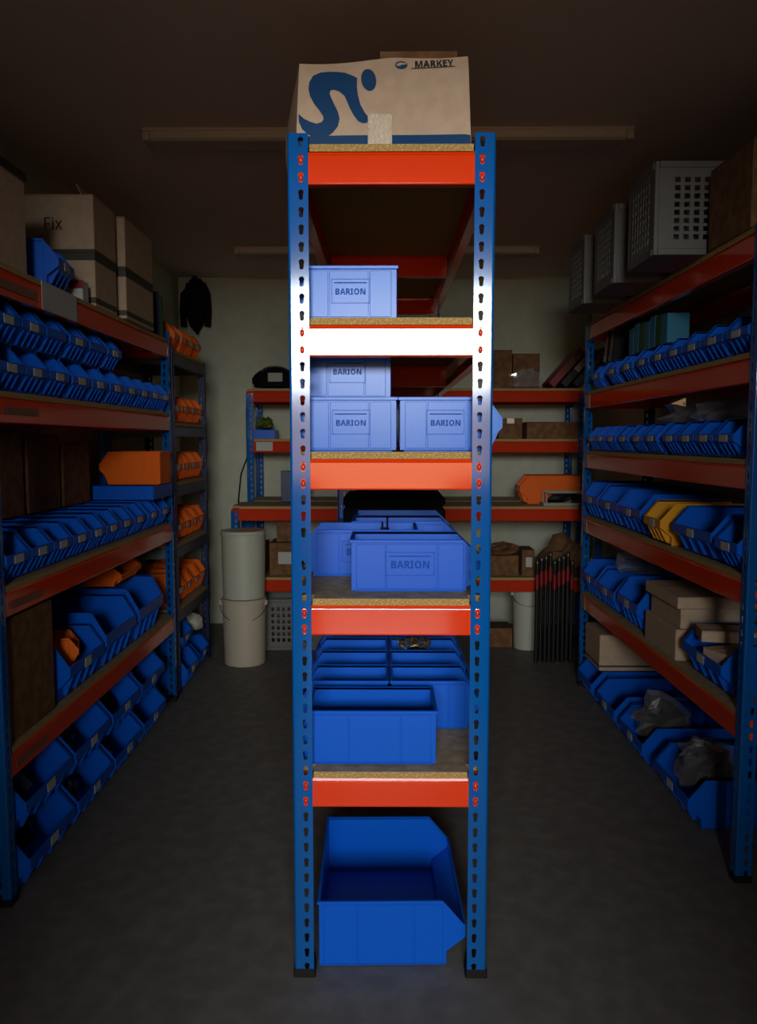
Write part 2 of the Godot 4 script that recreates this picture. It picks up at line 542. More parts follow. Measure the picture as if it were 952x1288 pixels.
# ---------------------------------------------------------------- open-front storage bin; back at x = 0, front tip at x = L, z centred
func bin_meshes(L: float, W: float, H: float, N := 0.84) -> Dictionary:
	var key := "bin%.3f_%.3f_%.3f_%.2f" % [L, W, H, N]
	if cache.has(key):
		return cache[key]
	var t := 0.003
	var d := {}
	var st := new_st()
	var prof := PackedVector2Array([Vector2(0, 0.004), Vector2(0, H), Vector2(N * L, H), Vector2(L, 0.60 * H), Vector2(L, 0.44 * H), Vector2((N + 0.03) * L, 0.22 * H), Vector2((N + 0.03) * L, 0.004)])
	for s in [-1.0, 1.0]:
		prism(st, prof, Vector3(0, 0, s * W * 0.5), Vector3.RIGHT, Vector3.UP, Vector3(0, 0, -s * t))
		# three raised fields with grooves between them
		var g := 0.0035
		for f in [[0.012, 0.255 * L], [0.255 * L + g, 0.645 * L], [0.645 * L + g, (N + 0.005) * L]]:
			box(st, Vector3(f[0], 0.008, s * W * 0.5 - s * 0.0005), Vector3(f[1], H - 0.0105, s * (W * 0.5 + 0.0016)), 0.0011)
	box(st, Vector3(0, 0.004, -W * 0.5 + t), Vector3(t, H, W * 0.5 - t))
	for f in [[-0.46, -0.2], [-0.18, 0.18], [0.2, 0.46]]:
		box(st, Vector3(-0.0016, 0.01, f[0] * W), Vector3(0.001, H - 0.011, f[1] * W), 0.0011)
	box(st, Vector3(t, 0.004, -W * 0.5 + t), Vector3((N + 0.03) * L, 0.004 + t, W * 0.5 - t))
	# skirt round the foot
	for s in [-1.0, 1.0]:
		box(st, Vector3(0.006, 0.003, s * (W * 0.5 - 0.0005)), Vector3((N + 0.02) * L, 0.0065, s * (W * 0.5 + 0.0026)), 0.001)
	# foot rails
	for s in [-1.0, 1.0]:
		box(st, Vector3(0.01, 0.0, s * (W * 0.5 - 0.012) - 0.004), Vector3((N + 0.02) * L, 0.0045, s * (W * 0.5 - 0.012) + 0.004))
	# front: toe, slope, lip
	var w0 := W * 0.5 - t
	var fp := PackedVector2Array([Vector2((N + 0.03) * L, 0.004), Vector2((N + 0.03) * L, 0.22 * H), Vector2(L, 0.44 * H), Vector2(L, 0.60 * H), Vector2(L - t, 0.60 * H), Vector2(L - t, 0.44 * H + t), Vector2((N + 0.03) * L - t, 0.22 * H + t * 0.6), Vector2((N + 0.03) * L - t, 0.004)])
	prism(st, fp, Vector3(0, 0, -w0), Vector3.RIGHT, Vector3.UP, Vector3(0, 0, 2 * w0))
	for k in 4:
		var z: float = lerpf(-0.36, 0.36, k / 3.0) * W
		prism(st, PackedVector2Array([Vector2((N + 0.03) * L, 0.01), Vector2((N + 0.03) * L, 0.22 * H), Vector2(0.985 * L, 0.415 * H), Vector2(lerpf(N + 0.03, 1.0, 0.6) * L, 0.26 * H), Vector2(lerpf(N + 0.03, 1.0, 0.25) * L, 0.012)]), Vector3(0, 0, z - 0.0015), Vector3.RIGHT, Vector3.UP, Vector3(0, 0, 0.003))
	d.body = st.commit()
	st = new_st()
	# rim: a collar standing out round the back and the sides, and along the slanted front edges
	var q := 0.005
	for s in [-1.0, 1.0]:
		box(st, Vector3(-q, H - 0.007, s * (W * 0.5 - t)), Vector3((N + 0.005) * L, H + 0.0015, s * (W * 0.5 + q)), 0.0012)
		var a := Vector2(N * L, H)
		var b := Vector2(L, 0.60 * H)
		var e := (b - a).normalized() * 0.001
		var nn := Vector2(-e.y, e.x).normalized() * 0.003
		prism(st, PackedVector2Array([a - nn, b - nn, b + nn * 0.4, a + nn * 0.4]), Vector3(0, 0, s * (W * 0.5 - t)), Vector3.RIGHT, Vector3.UP, Vector3(0, 0, s * (t + 0.003)))
	box(st, Vector3(-q, H - 0.007, -W * 0.5 + t), Vector3(t, H + 0.0015, W * 0.5 - t), 0.0012)
	d.rim = st.commit()
	st = new_st()
	box(st, Vector3(L - 0.0042, 0.595 * H, -w0), Vector3(L + 0.0015, 0.63 * H, w0), 0.001)
	d.lip = st.commit()
	# raised name plate, one for each side
	var cx := 0.443 * L
	var hw := 0.185 * L
	for s in [-1.0, 1.0]:
		st = new_st()
		var z: float = s * (W * 0.5 + 0.0016)
		for f in [[cx - hw, cx + hw, 0.755 * H, 0.775 * H], [cx - hw, cx + hw, 0.315 * H, 0.335 * H], [cx - hw, cx - hw + 0.0025, 0.315 * H, 0.775 * H], [cx + hw - 0.0025, cx + hw, 0.315 * H, 0.775 * H]]:
			box(st, Vector3(f[0], f[2], z - s * 0.0005), Vector3(f[1], f[3], z + s * 0.0018), 0.0006)
		box(st, Vector3(cx - hw, 0.316 * H, z - s * 0.0004), Vector3(cx + hw, 0.774 * H, z + s * 0.0003))
		d["plate%d" % int(s)] = st.commit()
		st = new_st()
		box(st, Vector3(cx - hw * 0.85, 0.685 * H, z), Vector3(cx + hw * 0.85, 0.705 * H, z + s * 0.0014))
		d["bar%d" % int(s)] = st.commit()
	st = new_st()
	box(st, Vector3(L + 0.0005, 0.42 * H, -minf(0.03, W * 0.2)), Vector3(L + 0.002, 0.595 * H, minf(0.03, W * 0.2)))
	d.label = st.commit()
	cache[key] = d
	return d

func lettering_mesh(text: String, high: float, deep: float, bold := true) -> TextMesh:
	var t := TextMesh.new()
	var f := SystemFont.new()
	f.font_names = PackedStringArray(["Droid Sans"])
	if bold:
		f.font_weight = 800
	t.font = f
	t.text = text
	t.font_size = 32
	t.pixel_size = high / 23.0
	t.depth = deep
	return t

# face: "x+", "x-": which way the open front looks
func storage_bin(label: String, group: String, at: Vector3, turn: float, L: float, W: float, H: float, m: Material, o := {}) -> Node3D:
	var b := thing(o.get("called", "storage_bin"), label, "bin", at, turn, group)
	var d := bin_meshes(L, W, H, o.get("nose", 0.84))
	put("body", d.body, m, b)
	put("rim", d.rim, m, b)
	put("front_lip", d.lip, m, b)
	if o.get("plate", false):
		for s in [-1.0, 1.0]:
			var key := "barion%.3f" % L
			if not cache.has(key):
				cache[key] = lettering_mesh("BARION", 0.0565 * L, 0.0022)
			var pl := put("name_plate", d["plate%d" % int(s)], m, b)
			put("plate_bar", d["bar%d" % int(s)], M.letter, pl)
			var t := put("lettering", cache[key], M.letter, pl, Vector3(0.443 * L, 0.53 * H, s * (W * 0.5 + 0.0026)))
			if s < 0.0:
				t.rotation.y = PI
			t.set_meta("label", "raised BARION lettering")
	if o.get("label", true):
		var lb := put("label_card", d.label, M.paper, b)
	return b

func crate(label: String, at: Vector3, sx: float, sy: float, sz: float, nx: int, ny: int, nzn: int, group := "") -> void:
	var c := thing("plastic_crate", label, "crate", at, 0.0, group)
	var st := new_st()
	var b := 0.03
	for x in [0.0, sx - b * 0.5]:
		for z in [0.0, -sz + b * 0.5]:
			st = new_st()
			box(st, Vector3(x, 0, z), Vector3(x + b * 0.5, sy, z - b * 0.5), 0.002)
			part("corner_post", st, M.grey_plastic, c)
	st = new_st()
	box(st, Vector3(0.004, 0.0, -0.004), Vector3(sx - 0.004, 0.008, -sz + 0.004))
	part("base", st, M.grey_plastic, c)
	for y in [0.0, sy - 0.022]:
		st = new_st()
		box(st, Vector3(0.015, y, 0.003), Vector3(sx - 0.015, y + 0.022, -0.008), 0.002)
		box(st, Vector3(0.015, y, -sz - 0.003), Vector3(sx - 0.015, y + 0.022, -sz + 0.008), 0.002)
		box(st, Vector3(-0.003, y, -0.015), Vector3(0.008, y + 0.022, -sz + 0.015), 0.002)
		box(st, Vector3(sx - 0.008, y, -0.015), Vector3(sx + 0.003, y + 0.022, -sz + 0.015), 0.002)
		part("rim", st, M.grey_plastic, c)
	for face in 4:
		st = new_st()
		var along := face < 2
		var len_: float = sx if along else sz
		var n: int = nx if along else nzn
		var p0 := 0.015
		var mg := 0.06 if along else 0.045
		var cell := (len_ - 2.0 * mg) / n
		var ch := (sy - 0.044 - 0.05) / ny
		var bars := []
		bars.append([p0, mg - cell * 0.22, 0.022, sy - 0.022])
		bars.append([len_ - mg + cell * 0.22, len_ - 0.015, 0.022, sy - 0.022])
		for k in n + 1:
			var u := mg + cell * k
			bars.append([u - cell * 0.22, u + cell * 0.22, 0.022, sy - 0.022])
		for k in ny + 1:
			var v := 0.047 + ch * k
			bars.append([p0, len_ - 0.015, v - ch * 0.22, v + ch * 0.22])
		bars.append([p0, len_ - 0.015, 0.022, 0.047])
		bars.append([p0, len_ - 0.015, sy - 0.047, sy - 0.02])
		for q in bars:
			var e: float = 0.0008 if q[1] - q[0] > len_ * 0.5 else 0.0
			if e > 0.0 and q[3] - q[2] > 0.022:
				e = 0.0004
			if along:
				var z: float = -0.001 if face == 0 else -sz + 0.005
				box(st, Vector3(q[0] + e, q[2] + e, z - e), Vector3(q[1] - e, q[3] - e, z - 0.004 + e))
			else:
				var x: float = 0.001 if face == 2 else sx - 0.005
				box(st, Vector3(x + e, q[2] + e, -q[0] - e), Vector3(x + 0.004 - e, q[3] - e, -q[1] + e))
		part("grid_wall", st, M.grey_plastic, c)

# cardboard box with tape and top flaps
func carton(label: String, at: Vector3, size: Vector3, m: Material, o := {}) -> Node3D:
	var c := thing(o.get("called", "cardboard_box"), label, "box", at, o.get("turn", 0.0), o.get("group", ""))
	var st := new_st()
	box(st, Vector3(-size.x * 0.5, 0, -size.z * 0.5), Vector3(size.x * 0.5, size.y - 0.003, size.z * 0.5), 0.003)
	part("body", st, m, c)
	for s in [-1.0, 1.0]:
		st = new_st()
		box(st, Vector3(-size.x * 0.5, size.y - 0.003, s * 0.0015), Vector3(size.x * 0.5, size.y, s * size.z * 0.5), 0.001)
		part("flap", st, m, c)
	if o.get("tape", true):
		st = new_st()
		box(st, Vector3(-0.025, size.y * 0.75, size.z * 0.5 - 0.0005), Vector3(0.025, size.y + 0.0005, size.z * 0.5 + 0.0006))
		box(st, Vector3(-0.025, size.y - 0.0004, -size.z * 0.5), Vector3(0.025, size.y + 0.0006, size.z * 0.5 + 0.0006))
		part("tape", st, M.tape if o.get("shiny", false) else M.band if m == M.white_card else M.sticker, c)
	for b in o.get("bands", []):
		st = new_st()
		box(st, Vector3(-size.x * 0.5 - 0.0008, b[0], -size.z * 0.5 - 0.0008), Vector3(size.x * 0.5 + 0.0008, b[1], size.z * 0.5 + 0.0008))
		part("printed_band", st, M.band, c)
	if o.get("sheet", false):
		st = new_st()
		box(st, Vector3(-size.x * 0.2, size.y * 0.35, size.z * 0.5 - 0.0005), Vector3(size.x * 0.3, size.y * 0.72, size.z * 0.5 + 0.001))
		part("label_card", st, M.paper, c)
	return c

func _ready() -> void:
	rng.seed = 7
	# camera
	var cam := Camera3D.new()
	cam.name = "camera"
	add_child(cam)
	cam.position = EYE
	cam.rotation = Vector3(-PITCH, YAW, 0)
	cam.fov = rad_to_deg(2.0 * atan(644.0 / F))
	cam.near = 0.05
	cam.far = 60.0
	cam.current = true
	# sky beyond the hall
	var we := WorldEnvironment.new()
	var env := Environment.new()
	env.background_mode = Environment.BG_COLOR
	env.background_color = Color(0.5, 0.55, 0.6)
	env.tonemap_mode = Environment.TONE_MAPPER_LINEAR
	env.tonemap_exposure = 1.0
	env.sdfgi_enabled = true
	env.ssao_enabled = true
	env.ssil_enabled = true
	we.environment = env
	add_child(we)
	# daylight through the translucent window band of the hall behind the camera
	var day := AreaLight3D.new()
	day.name = "daylight_window"
	day.area_size = Vector2(3.0, 1.3)
	day.area_normalize_energy = false
	day.light_energy = 15.5
	day.light_color = Color(0.95, 0.98, 1.0)
	day.shadow_enabled = true
	day.area_range = 40.0
	day.area_attenuation = 2.0
	add_child(day)
	day.position = Vector3(0.0, 2.72, 6.95)
	var low := AreaLight3D.new()
	low.name = "daylight_lower_window"
	low.area_size = Vector2(3.0, 1.9)
	low.area_normalize_energy = false
	low.light_energy = 1.25
	low.light_color = Color(1.0, 0.80, 0.58)
	low.shadow_enabled = true
	low.area_range = 40.0
	low.area_attenuation = 2.0
	add_child(low)
	low.position = Vector3(0.0, 1.08, 6.95)
	build_materials()
	build_room()
	build_center_rack()
	build_left()
	build_right()
	build_back()

# ---------------------------------------------------------------- the room and the hall it opens to
const CEIL := 2.55
const BACK := -6.0
const SIDE := 1.5

func build_room() -> void:
	var st := new_st()
	box(st, Vector3(-SIDE - 0.15, -0.15, BACK - 0.15), Vector3(SIDE + 0.15, 0, 0.5))
	structure("floor", st, M.floor, "dark worn concrete floor of the store room", "floor")
	st = new_st()
	box(st, Vector3(-SIDE - 0.15, CEIL, BACK - 0.15), Vector3(SIDE + 0.15, CEIL + 0.15, 0.5))
	structure("ceiling", st, M.ceiling, "plain flat ceiling of the store room", "ceiling")
	st = new_st()
	box(st, Vector3(-SIDE - 0.15, 0, BACK), Vector3(-SIDE, CEIL, 0.5))
	structure("wall_left", st, M.wall, "painted side wall behind the rack of blue bins and white boxes", "wall")
	st = new_st()
	box(st, Vector3(SIDE, 0, BACK), Vector3(SIDE + 0.15, CEIL, 0.5))
	structure("wall_right", st, M.wall, "painted side wall behind the rack with grey crates", "wall")
	st = new_st()
	box(st, Vector3(-SIDE - 0.15, 0, BACK - 0.15), Vector3(SIDE + 0.15, CEIL, BACK))
	structure("wall_back", st, M.wall, "pale painted end wall behind the workbench", "wall")
	st = new_st()
	box(st, Vector3(-4.0, 0, 0.35), Vector3(-0.59, 3.9, 0.5))
	box(st, Vector3(0.59, 0, 0.35), Vector3(4.0, 3.9, 0.5))
	box(st, Vector3(-0.59, 2.35, 0.35), Vector3(0.59, 3.9, 0.5))
	structure("wall_front", st, M.hall_wall, "wall with the wide doorway into the store room", "wall")
	st = new_st()
	box(st, Vector3(-4.1, -0.15, 0.5), Vector3(4.1, 0, 7.2))
	structure("floor_hall", st, M.hall_floor, "sealed smooth floor of the hall", "floor")
	st = new_st()
	box(st, Vector3(-4.1, 3.9, 0.35), Vector3(4.1, 4.05, 7.2))
	structure("ceiling_hall", st, M.hall_wall, "ceiling of the hall", "ceiling")
	for s in [-1.0, 1.0]:
		st = new_st()
		box(st, Vector3(s * 4.0, 0, 0.35), Vector3(s * 4.15, 3.9, 7.2))
		structure("wall_hall", st, M.hall_wall, "side wall of the hall", "wall")
	st = new_st()
	box(st, Vector3(-4.1, 3.39, 7.05), Vector3(4.1, 3.9, 7.2))
	box(st, Vector3(-4.1, 0, 7.05), Vector3(-1.52, 3.39, 7.2))
	box(st, Vector3(1.52, 0, 7.05), Vector3(4.1, 3.39, 7.2))
	structure("wall_hall_end", st, M.hall_wall, "end wall of the hall with a glazed gate", "wall")
	var w := Node3D.new()
	w.name = "window_1"
	add_child(w)
	w.set_meta("kind", "structure")
	w.set_meta("label", "glazed gate in the hall, sky in its upper panes, ground in its lower ones")
	w.set_meta("category", "window")
	for k in 4:
		st = new_st()
		box(st, Vector3(-1.5 + 0.75 * k + 0.01, 2.07, 7.08), Vector3(-0.75 + 0.75 * k - 0.01, 3.37, 7.1))
		part("pane", st, M.window_glow, w)
		for j in 2:
			st = new_st()
			box(st, Vector3(-1.5 + 0.75 * k + 0.01, 0.12 + 0.97 * j, 7.08), Vector3(-0.75 + 0.75 * k - 0.01, 1.07 + 0.97 * j, 7.1))
			part("pane", st, M.window_ground, w)
	for k in 5:
		st = new_st()
		box(st, Vector3(-1.5 + 0.75 * k - 0.02, 0.0, 7.06), Vector3(-1.5 + 0.75 * k + 0.02, 3.39, 7.12))
		part("window_frame", st, M.frame, w)
	for yy in [0.0, 1.075, 2.045]:
		st = new_st()
		box(st, Vector3(-1.48, yy, 7.065), Vector3(1.48, yy + (0.115 if yy == 0.0 else 0.02), 7.115))
		part("window_frame", st, M.frame, w)
	# unseen cartons added beside the doorway to keep low light off the side racks
	for s in [-1.0, 1.0]:
		for k in 3:
			carton("brown carton added out of view beside the doorway for shade, %s from the floor, %s side" % [ORD[k], "white box" if s < 0.0 else "crate"], Vector3(s * 0.605, 0.38 * k, 0.78), Vector3(0.42, 0.3795, 0.42), M.card, {"group": "cartons added beside the doorway for shade", "tape": false})
	# two fluorescent battens, switched off
	for b in [[-3.24, "nearer the doorway, above the blue central rack"], [-5.12, "near the end wall"]]:
		var l := thing("ceiling_batten", "unlit long fluorescent batten on the ceiling " + b[1], "lamp", Vector3(0.01, CEIL, b[0]), 0.0, "ceiling battens")
		st = new_st()
		box(st, Vector3(-0.93, -0.012, -0.07), Vector3(0.93, 0, 0.07), 0.003)
		part("housing", st, M.batten, l)
		st = new_st()
		prism(st, PackedVector2Array([Vector2(-0.066, -0.012), Vector2(-0.062, -0.036), Vector2(-0.05, -0.044), Vector2(0.05, -0.044), Vector2(0.062, -0.036), Vector2(0.066, -0.012)]), Vector3(-0.9, 0, 0), Vector3(0, 0, 1), Vector3.UP, Vector3(1.8, 0, 0))
		part("diffuser", st, M.batten, l)
		for x in [-0.915, 0.915]:
			st = new_st()
			box(st, Vector3(x - 0.014, -0.046, -0.068), Vector3(x + 0.014, -0.0125, 0.068), 0.003)
			part("end_cap", st, M.batten, l)

# ---------------------------------------------------------------- rack in the middle, short end towards the doorway
func build_center_rack() -> void:
	var x0 := -0.2295
	var zf := -1.965
	rack("shelving_rack", "blue and red shelving rack standing free in the middle of the room", Vector3(x0, 0, zf), 0.489, 2.0, 52, [2.047, 1.647, 1.327, 0.967, 0.527], {"rivets": true, "middle": true})
	var y2 := 1.647 + 0.0174
	var y3 := 1.327 + 0.0174
	var y4 := 0.967 + 0.0174
	var y5 := 0.527 + 0.0174
	var g := "blue bins on the central rack"
	# facing left: the back is at larger x
	storage_bin("blue bin embossed BARION alone on the shelf under the top box", g, Vector3(0.0275, y2, zf - 0.050 - 0.075), PI, 0.252, 0.15, 0.129, M.blue_pale, {"plate": true})
	storage_bin("blue BARION bin with another bin stacked on it", g, Vector3(0.0275, y3, zf - 0.050 - 0.075), PI, 0.252, 0.15, 0.133, M.blue_pale, {"plate": true})
	storage_bin("blue BARION bin stacked on top of another bin", g, Vector3(0.014, y3 + 0.1345, zf - 0.165 - 0.075), PI, 0.252, 0.15, 0.133, M.blue_pale, {"plate": true})
	storage_bin("blue BARION bin poking out past the rack's upright", g, Vector3(0.038, y3, zf - 0.050 - 0.075), 0.0, 0.252, 0.15, 0.133, M.blue_pale, {"plate": true})
	# level four
	storage_bin("larger blue bin with big BARION lettering at the shelf's front", g, Vector3(-0.085, y4, -2.05 - 0.1), 0.0, 0.338, 0.19, 0.134, M.blue, {"plate": true})
	storage_bin("blue bin standing behind the large BARION bin", g, Vector3(0.09, y4, -2.27 - 0.12), PI, 0.338, 0.2, 0.134, M.blue, {"plate": true})
	storage_bin("blue bin third from the shelf's front, behind the bracketed bin", g, Vector3(-0.10, y4, -2.63), 0.0, 0.338, 0.2, 0.134, M.blue)
	storage_bin("blue bin fourth from the shelf's front, next to the black case", g, Vector3(-0.10, y4, -2.84), 0.0, 0.338, 0.2, 0.134, M.blue)
	storage_bin("tall blue bin at the far end behind the black case", g, Vector3(0.225, y4, -3.52), PI, 0.41, 0.40, 0.17, M.blue)
	var bc := thing("black_case", "black case standing behind the blue bins on the rack's middle shelf", "case", Vector3(0.035, y4, -3.14))
	var cs := new_st()
	box(cs, Vector3(-0.19, 0, -0.15), Vector3(0.19, 0.14, 0.15), 0.01)
	part("body", cs, M.dark_cloth, bc)
	cs = new_st()
	box(cs, Vector3(-0.19, 0.141, -0.15), Vector3(0.19, 0.185, 0.15), 0.012)
	part("lid", cs, M.dark_cloth, bc)
	var st := new_st()
	box(st, Vector3(-0.012, 0, -0.006), Vector3(0.012, 0.006, 0.006), 0.001)
	box(st, Vector3(0.004, 0, -0.006), Vector3(0.010, 0.034, 0.006), 0.001)
	box(st, Vector3(-0.010, 0, -0.005), Vector3(-0.004, 0.022, 0.005), 0.001)
	single("metal_bracket", st, M.dark_cloth, "small dark metal bracket hooked over a blue bin's edge", "bracket", "", Vector3(0.0, y4 + 0.135, -2.295))
	# level five: one in front, two rows behind, back to back
	storage_bin("large plain blue empty bin in front of the two rows", g, Vector3(0.13, y5, -2.01 - 0.1), PI, 0.34, 0.2, 0.142, M.blue, {"nose": 0.955})
	for k in 4:
		storage_bin("%s blue bin behind the large empty bin, opening to the white boxes" % ORD[k], g, Vector3(0.007, y5, -2.35 - 0.172 * k), PI, 0.25, 0.162, 0.142, M.blue)
		storage_bin("%s blue bin behind the large empty bin, opening to the grey crates" % ORD[k], g, Vector3(0.02, y5, -2.35 - 0.172 * k), 0.0, 0.25, 0.162, 0.142, M.blue)
	st = new_st()
	for k in 60:
		var p := Vector3(rng.randf_range(-0.055, 0.055), rng.randf_range(0.0, 0.03), rng.randf_range(-0.05, 0.05))
		p.y *= 1.0 - p.length() / 0.09
		var d := Vector3(rng.randf_range(-1, 1), rng.randf_range(-0.6, 0.6), rng.randf_range(-1, 1)).normalized() * 0.012
		tube(st, [p - d, p + d], 0.0022, 5)
	var pile := single("screw_pile", st, M.brass, "heap of small brass and steel screws in a blue bin", "screws", "", Vector3(0.10, y5 + 0.14, -2.694))
	pile.set_meta("kind", "stuff")
	st = new_st()
	lump(st, Vector3.ZERO, Vector3(0.065, 0.085, 0.058), 4, 0.08)
	single("screw_bag", st, M.dark_goods, "dark bag filling the blue bin under the screws", "bag", "", Vector3(0.11, y5 + 0.05, -2.694))
	# floor bin
	storage_bin("big blue open bin lying on the floor under the rack", g, Vector3(-0.175, 0.0, -2.245), 0.02, 0.382, 0.47, 0.178, M.blue, {"label": false})
	top_box()

# the white printed box on top of the rack, worn and slightly out of shape
func top_box() -> void:
	var y := 2.047 + 0.0174
	var c := thing("printed_carton", "worn white cardboard box with blue running figure on the rack's top", "box", Vector3.ZERO)
	var zf := -1.985
	var fbl := Vector3(-0.211, y, zf - 0.006)
	var fbr := Vector3(0.203, y, zf + 0.004)
	var ftl := Vector3(-0.203, 2.262, zf - 0.012)
	var ftr := Vector3(0.194, 2.273, zf - 0.002)
	var bbl := Vector3(-0.262, y, zf - 0.31)
	var bbr := Vector3(0.222, y, zf - 0.30)
	var btl := Vector3(-0.258, 2.268, zf - 0.31)
	var btr := Vector3(0.216, 2.275, zf - 0.30)
	var face := func(u: float, v: float) -> Vector3:     # front sheet, v up, with a slight dent
		var p := fbl.lerp(fbr, u).lerp(ftl.lerp(ftr, u), v)
		p.z += 0.004 * sin(u * 7.0) * sin(v * 3.1) + 0.003 * sin(u * 3.0 + v * 5.0)
		if v > 0.85:
			p.z -= (v - 0.85) * 0.05 * (0.6 + 0.4 * sin(u * 9.0))
			p.y -= (v - 0.85) * 0.03 * absf(sin(u * 5.0 + 0.4))
		return p
	var st := new_st()
	var nu := 24
	var nv := 12
	for i in nu:
		for j in nv:
			var a: Vector3 = face.call(float(i) / nu, float(j) / nv)
			var b: Vector3 = face.call(float(i + 1) / nu, float(j) / nv)
			var d: Vector3 = face.call(float(i + 1) / nu, float(j + 1) / nv)
			var e: Vector3 = face.call(float(i) / nu, float(j + 1) / nv)
			quad(st, a, b, d, e, Vector3(0, 0, 1))
	for j in nv:
		var v0 := float(j) / nv
		var v1 := float(j + 1) / nv
		var bl := func(v: float) -> Vector3: return bbl.lerp(btl, v) + Vector3(-0.012 * sin(v * PI), 0, 0)
		var br := func(v: float) -> Vector3: return bbr.lerp(btr, v)
		quad(st, face.call(0.0, v0), face.call(0.0, v1), bl.call(v1), bl.call(v0), Vector3(-1, 0, 0.1))
		quad(st, face.call(1.0, v0), face.call(1.0, v1), br.call(v1), br.call(v0), Vector3(1, 0, 0.1))
	quad(st, bbl, bbr, btr, btl, Vector3(0, 0, -1))
	quad(st, fbl, fbr, bbr, bbl, Vector3(0, -1, 0))
	part("body", st, M.white_card, c)
	st = new_st()
	var mid_l := ftl.lerp(btl, 0.5)
	var mid_r := ftr.lerp(btr, 0.5)
	for q in [[ftl, ftr, mid_r, mid_l], [mid_l, mid_r, btr, btl]]:
		st = new_st()
		quad(st, q[0] - Vector3(0, 0.008, 0.01), q[1] - Vector3(0, 0.006, 0.01), q[2] + Vector3(0, 0.004, 0), q[3] + Vector3(0, 0.004, 0), Vector3.UP)
		quad(st, q[0] - Vector3(0, 0.010, 0.01), q[1] - Vector3(0, 0.008, 0.01), q[2] + Vector3(0, 0.002, 0), q[3] + Vector3(0, 0.002, 0), Vector3.DOWN)
		part("flap", st, M.white_card, c)
	# a torn flap edge standing up behind the front edge
	st = new_st()
	var fa := on_z(478, 69, zf - 0.03)
	var fb := on_z(575, 66, zf - 0.03)
	box(st, fa - Vector3(0, 0.03, 0.002), fb + Vector3(0, 0.002, 0.002), 0.0)
	part("torn_flap", st, M.card, c)
	# print on the front: given by picture positions, laid on the sheet
	var uv := func(px: float, py: float) -> Vector2:
		var u := (px - 372.5) / (590.0 - 372.5)
		var top := 74.5 - 7.0 * u
		var bot := 178.0 + 2.0 * u
		return Vector2(u, (bot - py) / (bot - top))
	var sheet := func(called: String, poly: PackedVector2Array, m: Material) -> void:
		var s := new_st()
		var cut := [poly]
		# cut into columns so that the print follows the sheet
		var lo := INF
		var hi := -INF
		for p in poly:
			lo = minf(lo, p.x)
			hi = maxf(hi, p.x)
		var n := int(ceil((hi - lo) * nu))
		for i in n:
			var a := lo + (hi - lo) * i / n
			var b := lo + (hi - lo) * (i + 1) / n
			for strip in 8:
				var cell := PackedVector2Array([Vector2(a, strip / 8.0), Vector2(b, strip / 8.0), Vector2(b, (strip + 1) / 8.0), Vector2(a, (strip + 1) / 8.0)])
				for piece in Geometry2D.intersect_polygons(poly, cell):
					var idx := Geometry2D.triangulate_polygon(piece)
					for k in range(0, idx.size(), 3):
						var P := []
						for e in 3:
							var q: Vector2 = piece[idx[k + e]]
							P.append(face.call(q.x, q.y) + Vector3(0, 0, 0.0009))
						tri(s, P[0], P[1], P[2], Vector3(0, 0, 1))
		part(called, s, m, c)
	var out := PackedVector2Array()
	for p in [[178, 645], [185, 720], [215, 780], [270, 830], [330, 857], [440, 857], [500, 820], [545, 765], [560, 700], [545, 640], [510, 570], [480, 510], [462, 470], [470, 442], [500, 435], [550, 450], [600, 490], [625, 540], [650, 600], [690, 670], [730, 720], [770, 738], [810, 735], [835, 695], [790, 640], [750, 570], [725, 480], [715, 400], [718, 330], [680, 310], [600, 280], [520, 268], [440, 265], [370, 272], [300, 305], [268, 360], [262, 420], [280, 490], [320, 560], [370, 620], [405, 670], [412, 700], [395, 725], [350, 738], [290, 720], [230, 690]]:
		out.append(uv.call(350.0 + p[0] / 7.323, 50.0 + p[1] / 7.323))
	sheet.call("printed_figure", out, M.print_blue)
	out = PackedVector2Array()
	for k in 24:
		var a := TAU * k / 24
		var q := Vector2(cos(a) * 70.0, sin(a) * 100.0).rotated(-0.2)
		out.append(uv.call(350.0 + (825.0 + q.x) / 7.323, 50.0 + (345.0 + q.y) / 7.323))
	sheet.call("printed_head", out, M.print_blue)
	out = PackedVector2Array([Vector2(0.002, 0.004), Vector2(0.998, 0.004), Vector2(0.998, 0.115), Vector2(0.97, 0.125), Vector2(0.002, 0.123)])
	sheet.call("printed_stripe", out, M.print_blue)
	# small round emblem: a dark ring with a lighter wave
	out = PackedVector2Array()
	for k in 20:
		var a := TAU * k / 20
		out.append(uv.call(504.5 + cos(a) * 8.0, 79.5 + sin(a) * 5.0))
	sheet.call("printed_emblem", out, M.print_blue)
	out = PackedVector2Array()
	for p in [[497.5, 79.0], [503, 76.3], [510, 77.0], [511, 78.5], [505, 79.2], [501, 81.2]]:
		out.append(uv.call(p[0], p[1]))
	var s2 := new_st()
	var ix := Geometry2D.triangulate_polygon(out)
	for k in range(0, ix.size(), 3):
		var P := []
		for e in 3:
			P.append(face.call(out[ix[k + e]].x, out[ix[k + e]].y) + Vector3(0, 0, 0.0016))
		tri(s2, P[0], P[1], P[2], Vector3(0, 0, 1))
	part("emblem_wave", s2, M.white_card, c)
	var q2: Vector2 = uv.call(546.0, 77.5)
	var t := put("printed_name", lettering_mesh("MARKEY", 0.0145, 0.0006), M.ink, c, face.call(q2.x, q2.y) + Vector3(0.0, -0.001, 0.005))
	t.rotation = Vector3(-0.12, 0.03, 0.05)
	t.scale = Vector3(1.15, 1, 1)
	var qa: Vector2 = uv.call(517.0, 84.5)
	var qb: Vector2 = uv.call(573.0, 83.0)
	out = PackedVector2Array([qa, qb, qb + Vector2(0, 0.013), qa + Vector2(0, 0.013)])
	sheet.call("printed_line", out, M.band)
	# crumpled strip of clear tape, its glare put into pale colour and tilt
	s2 = new_st()
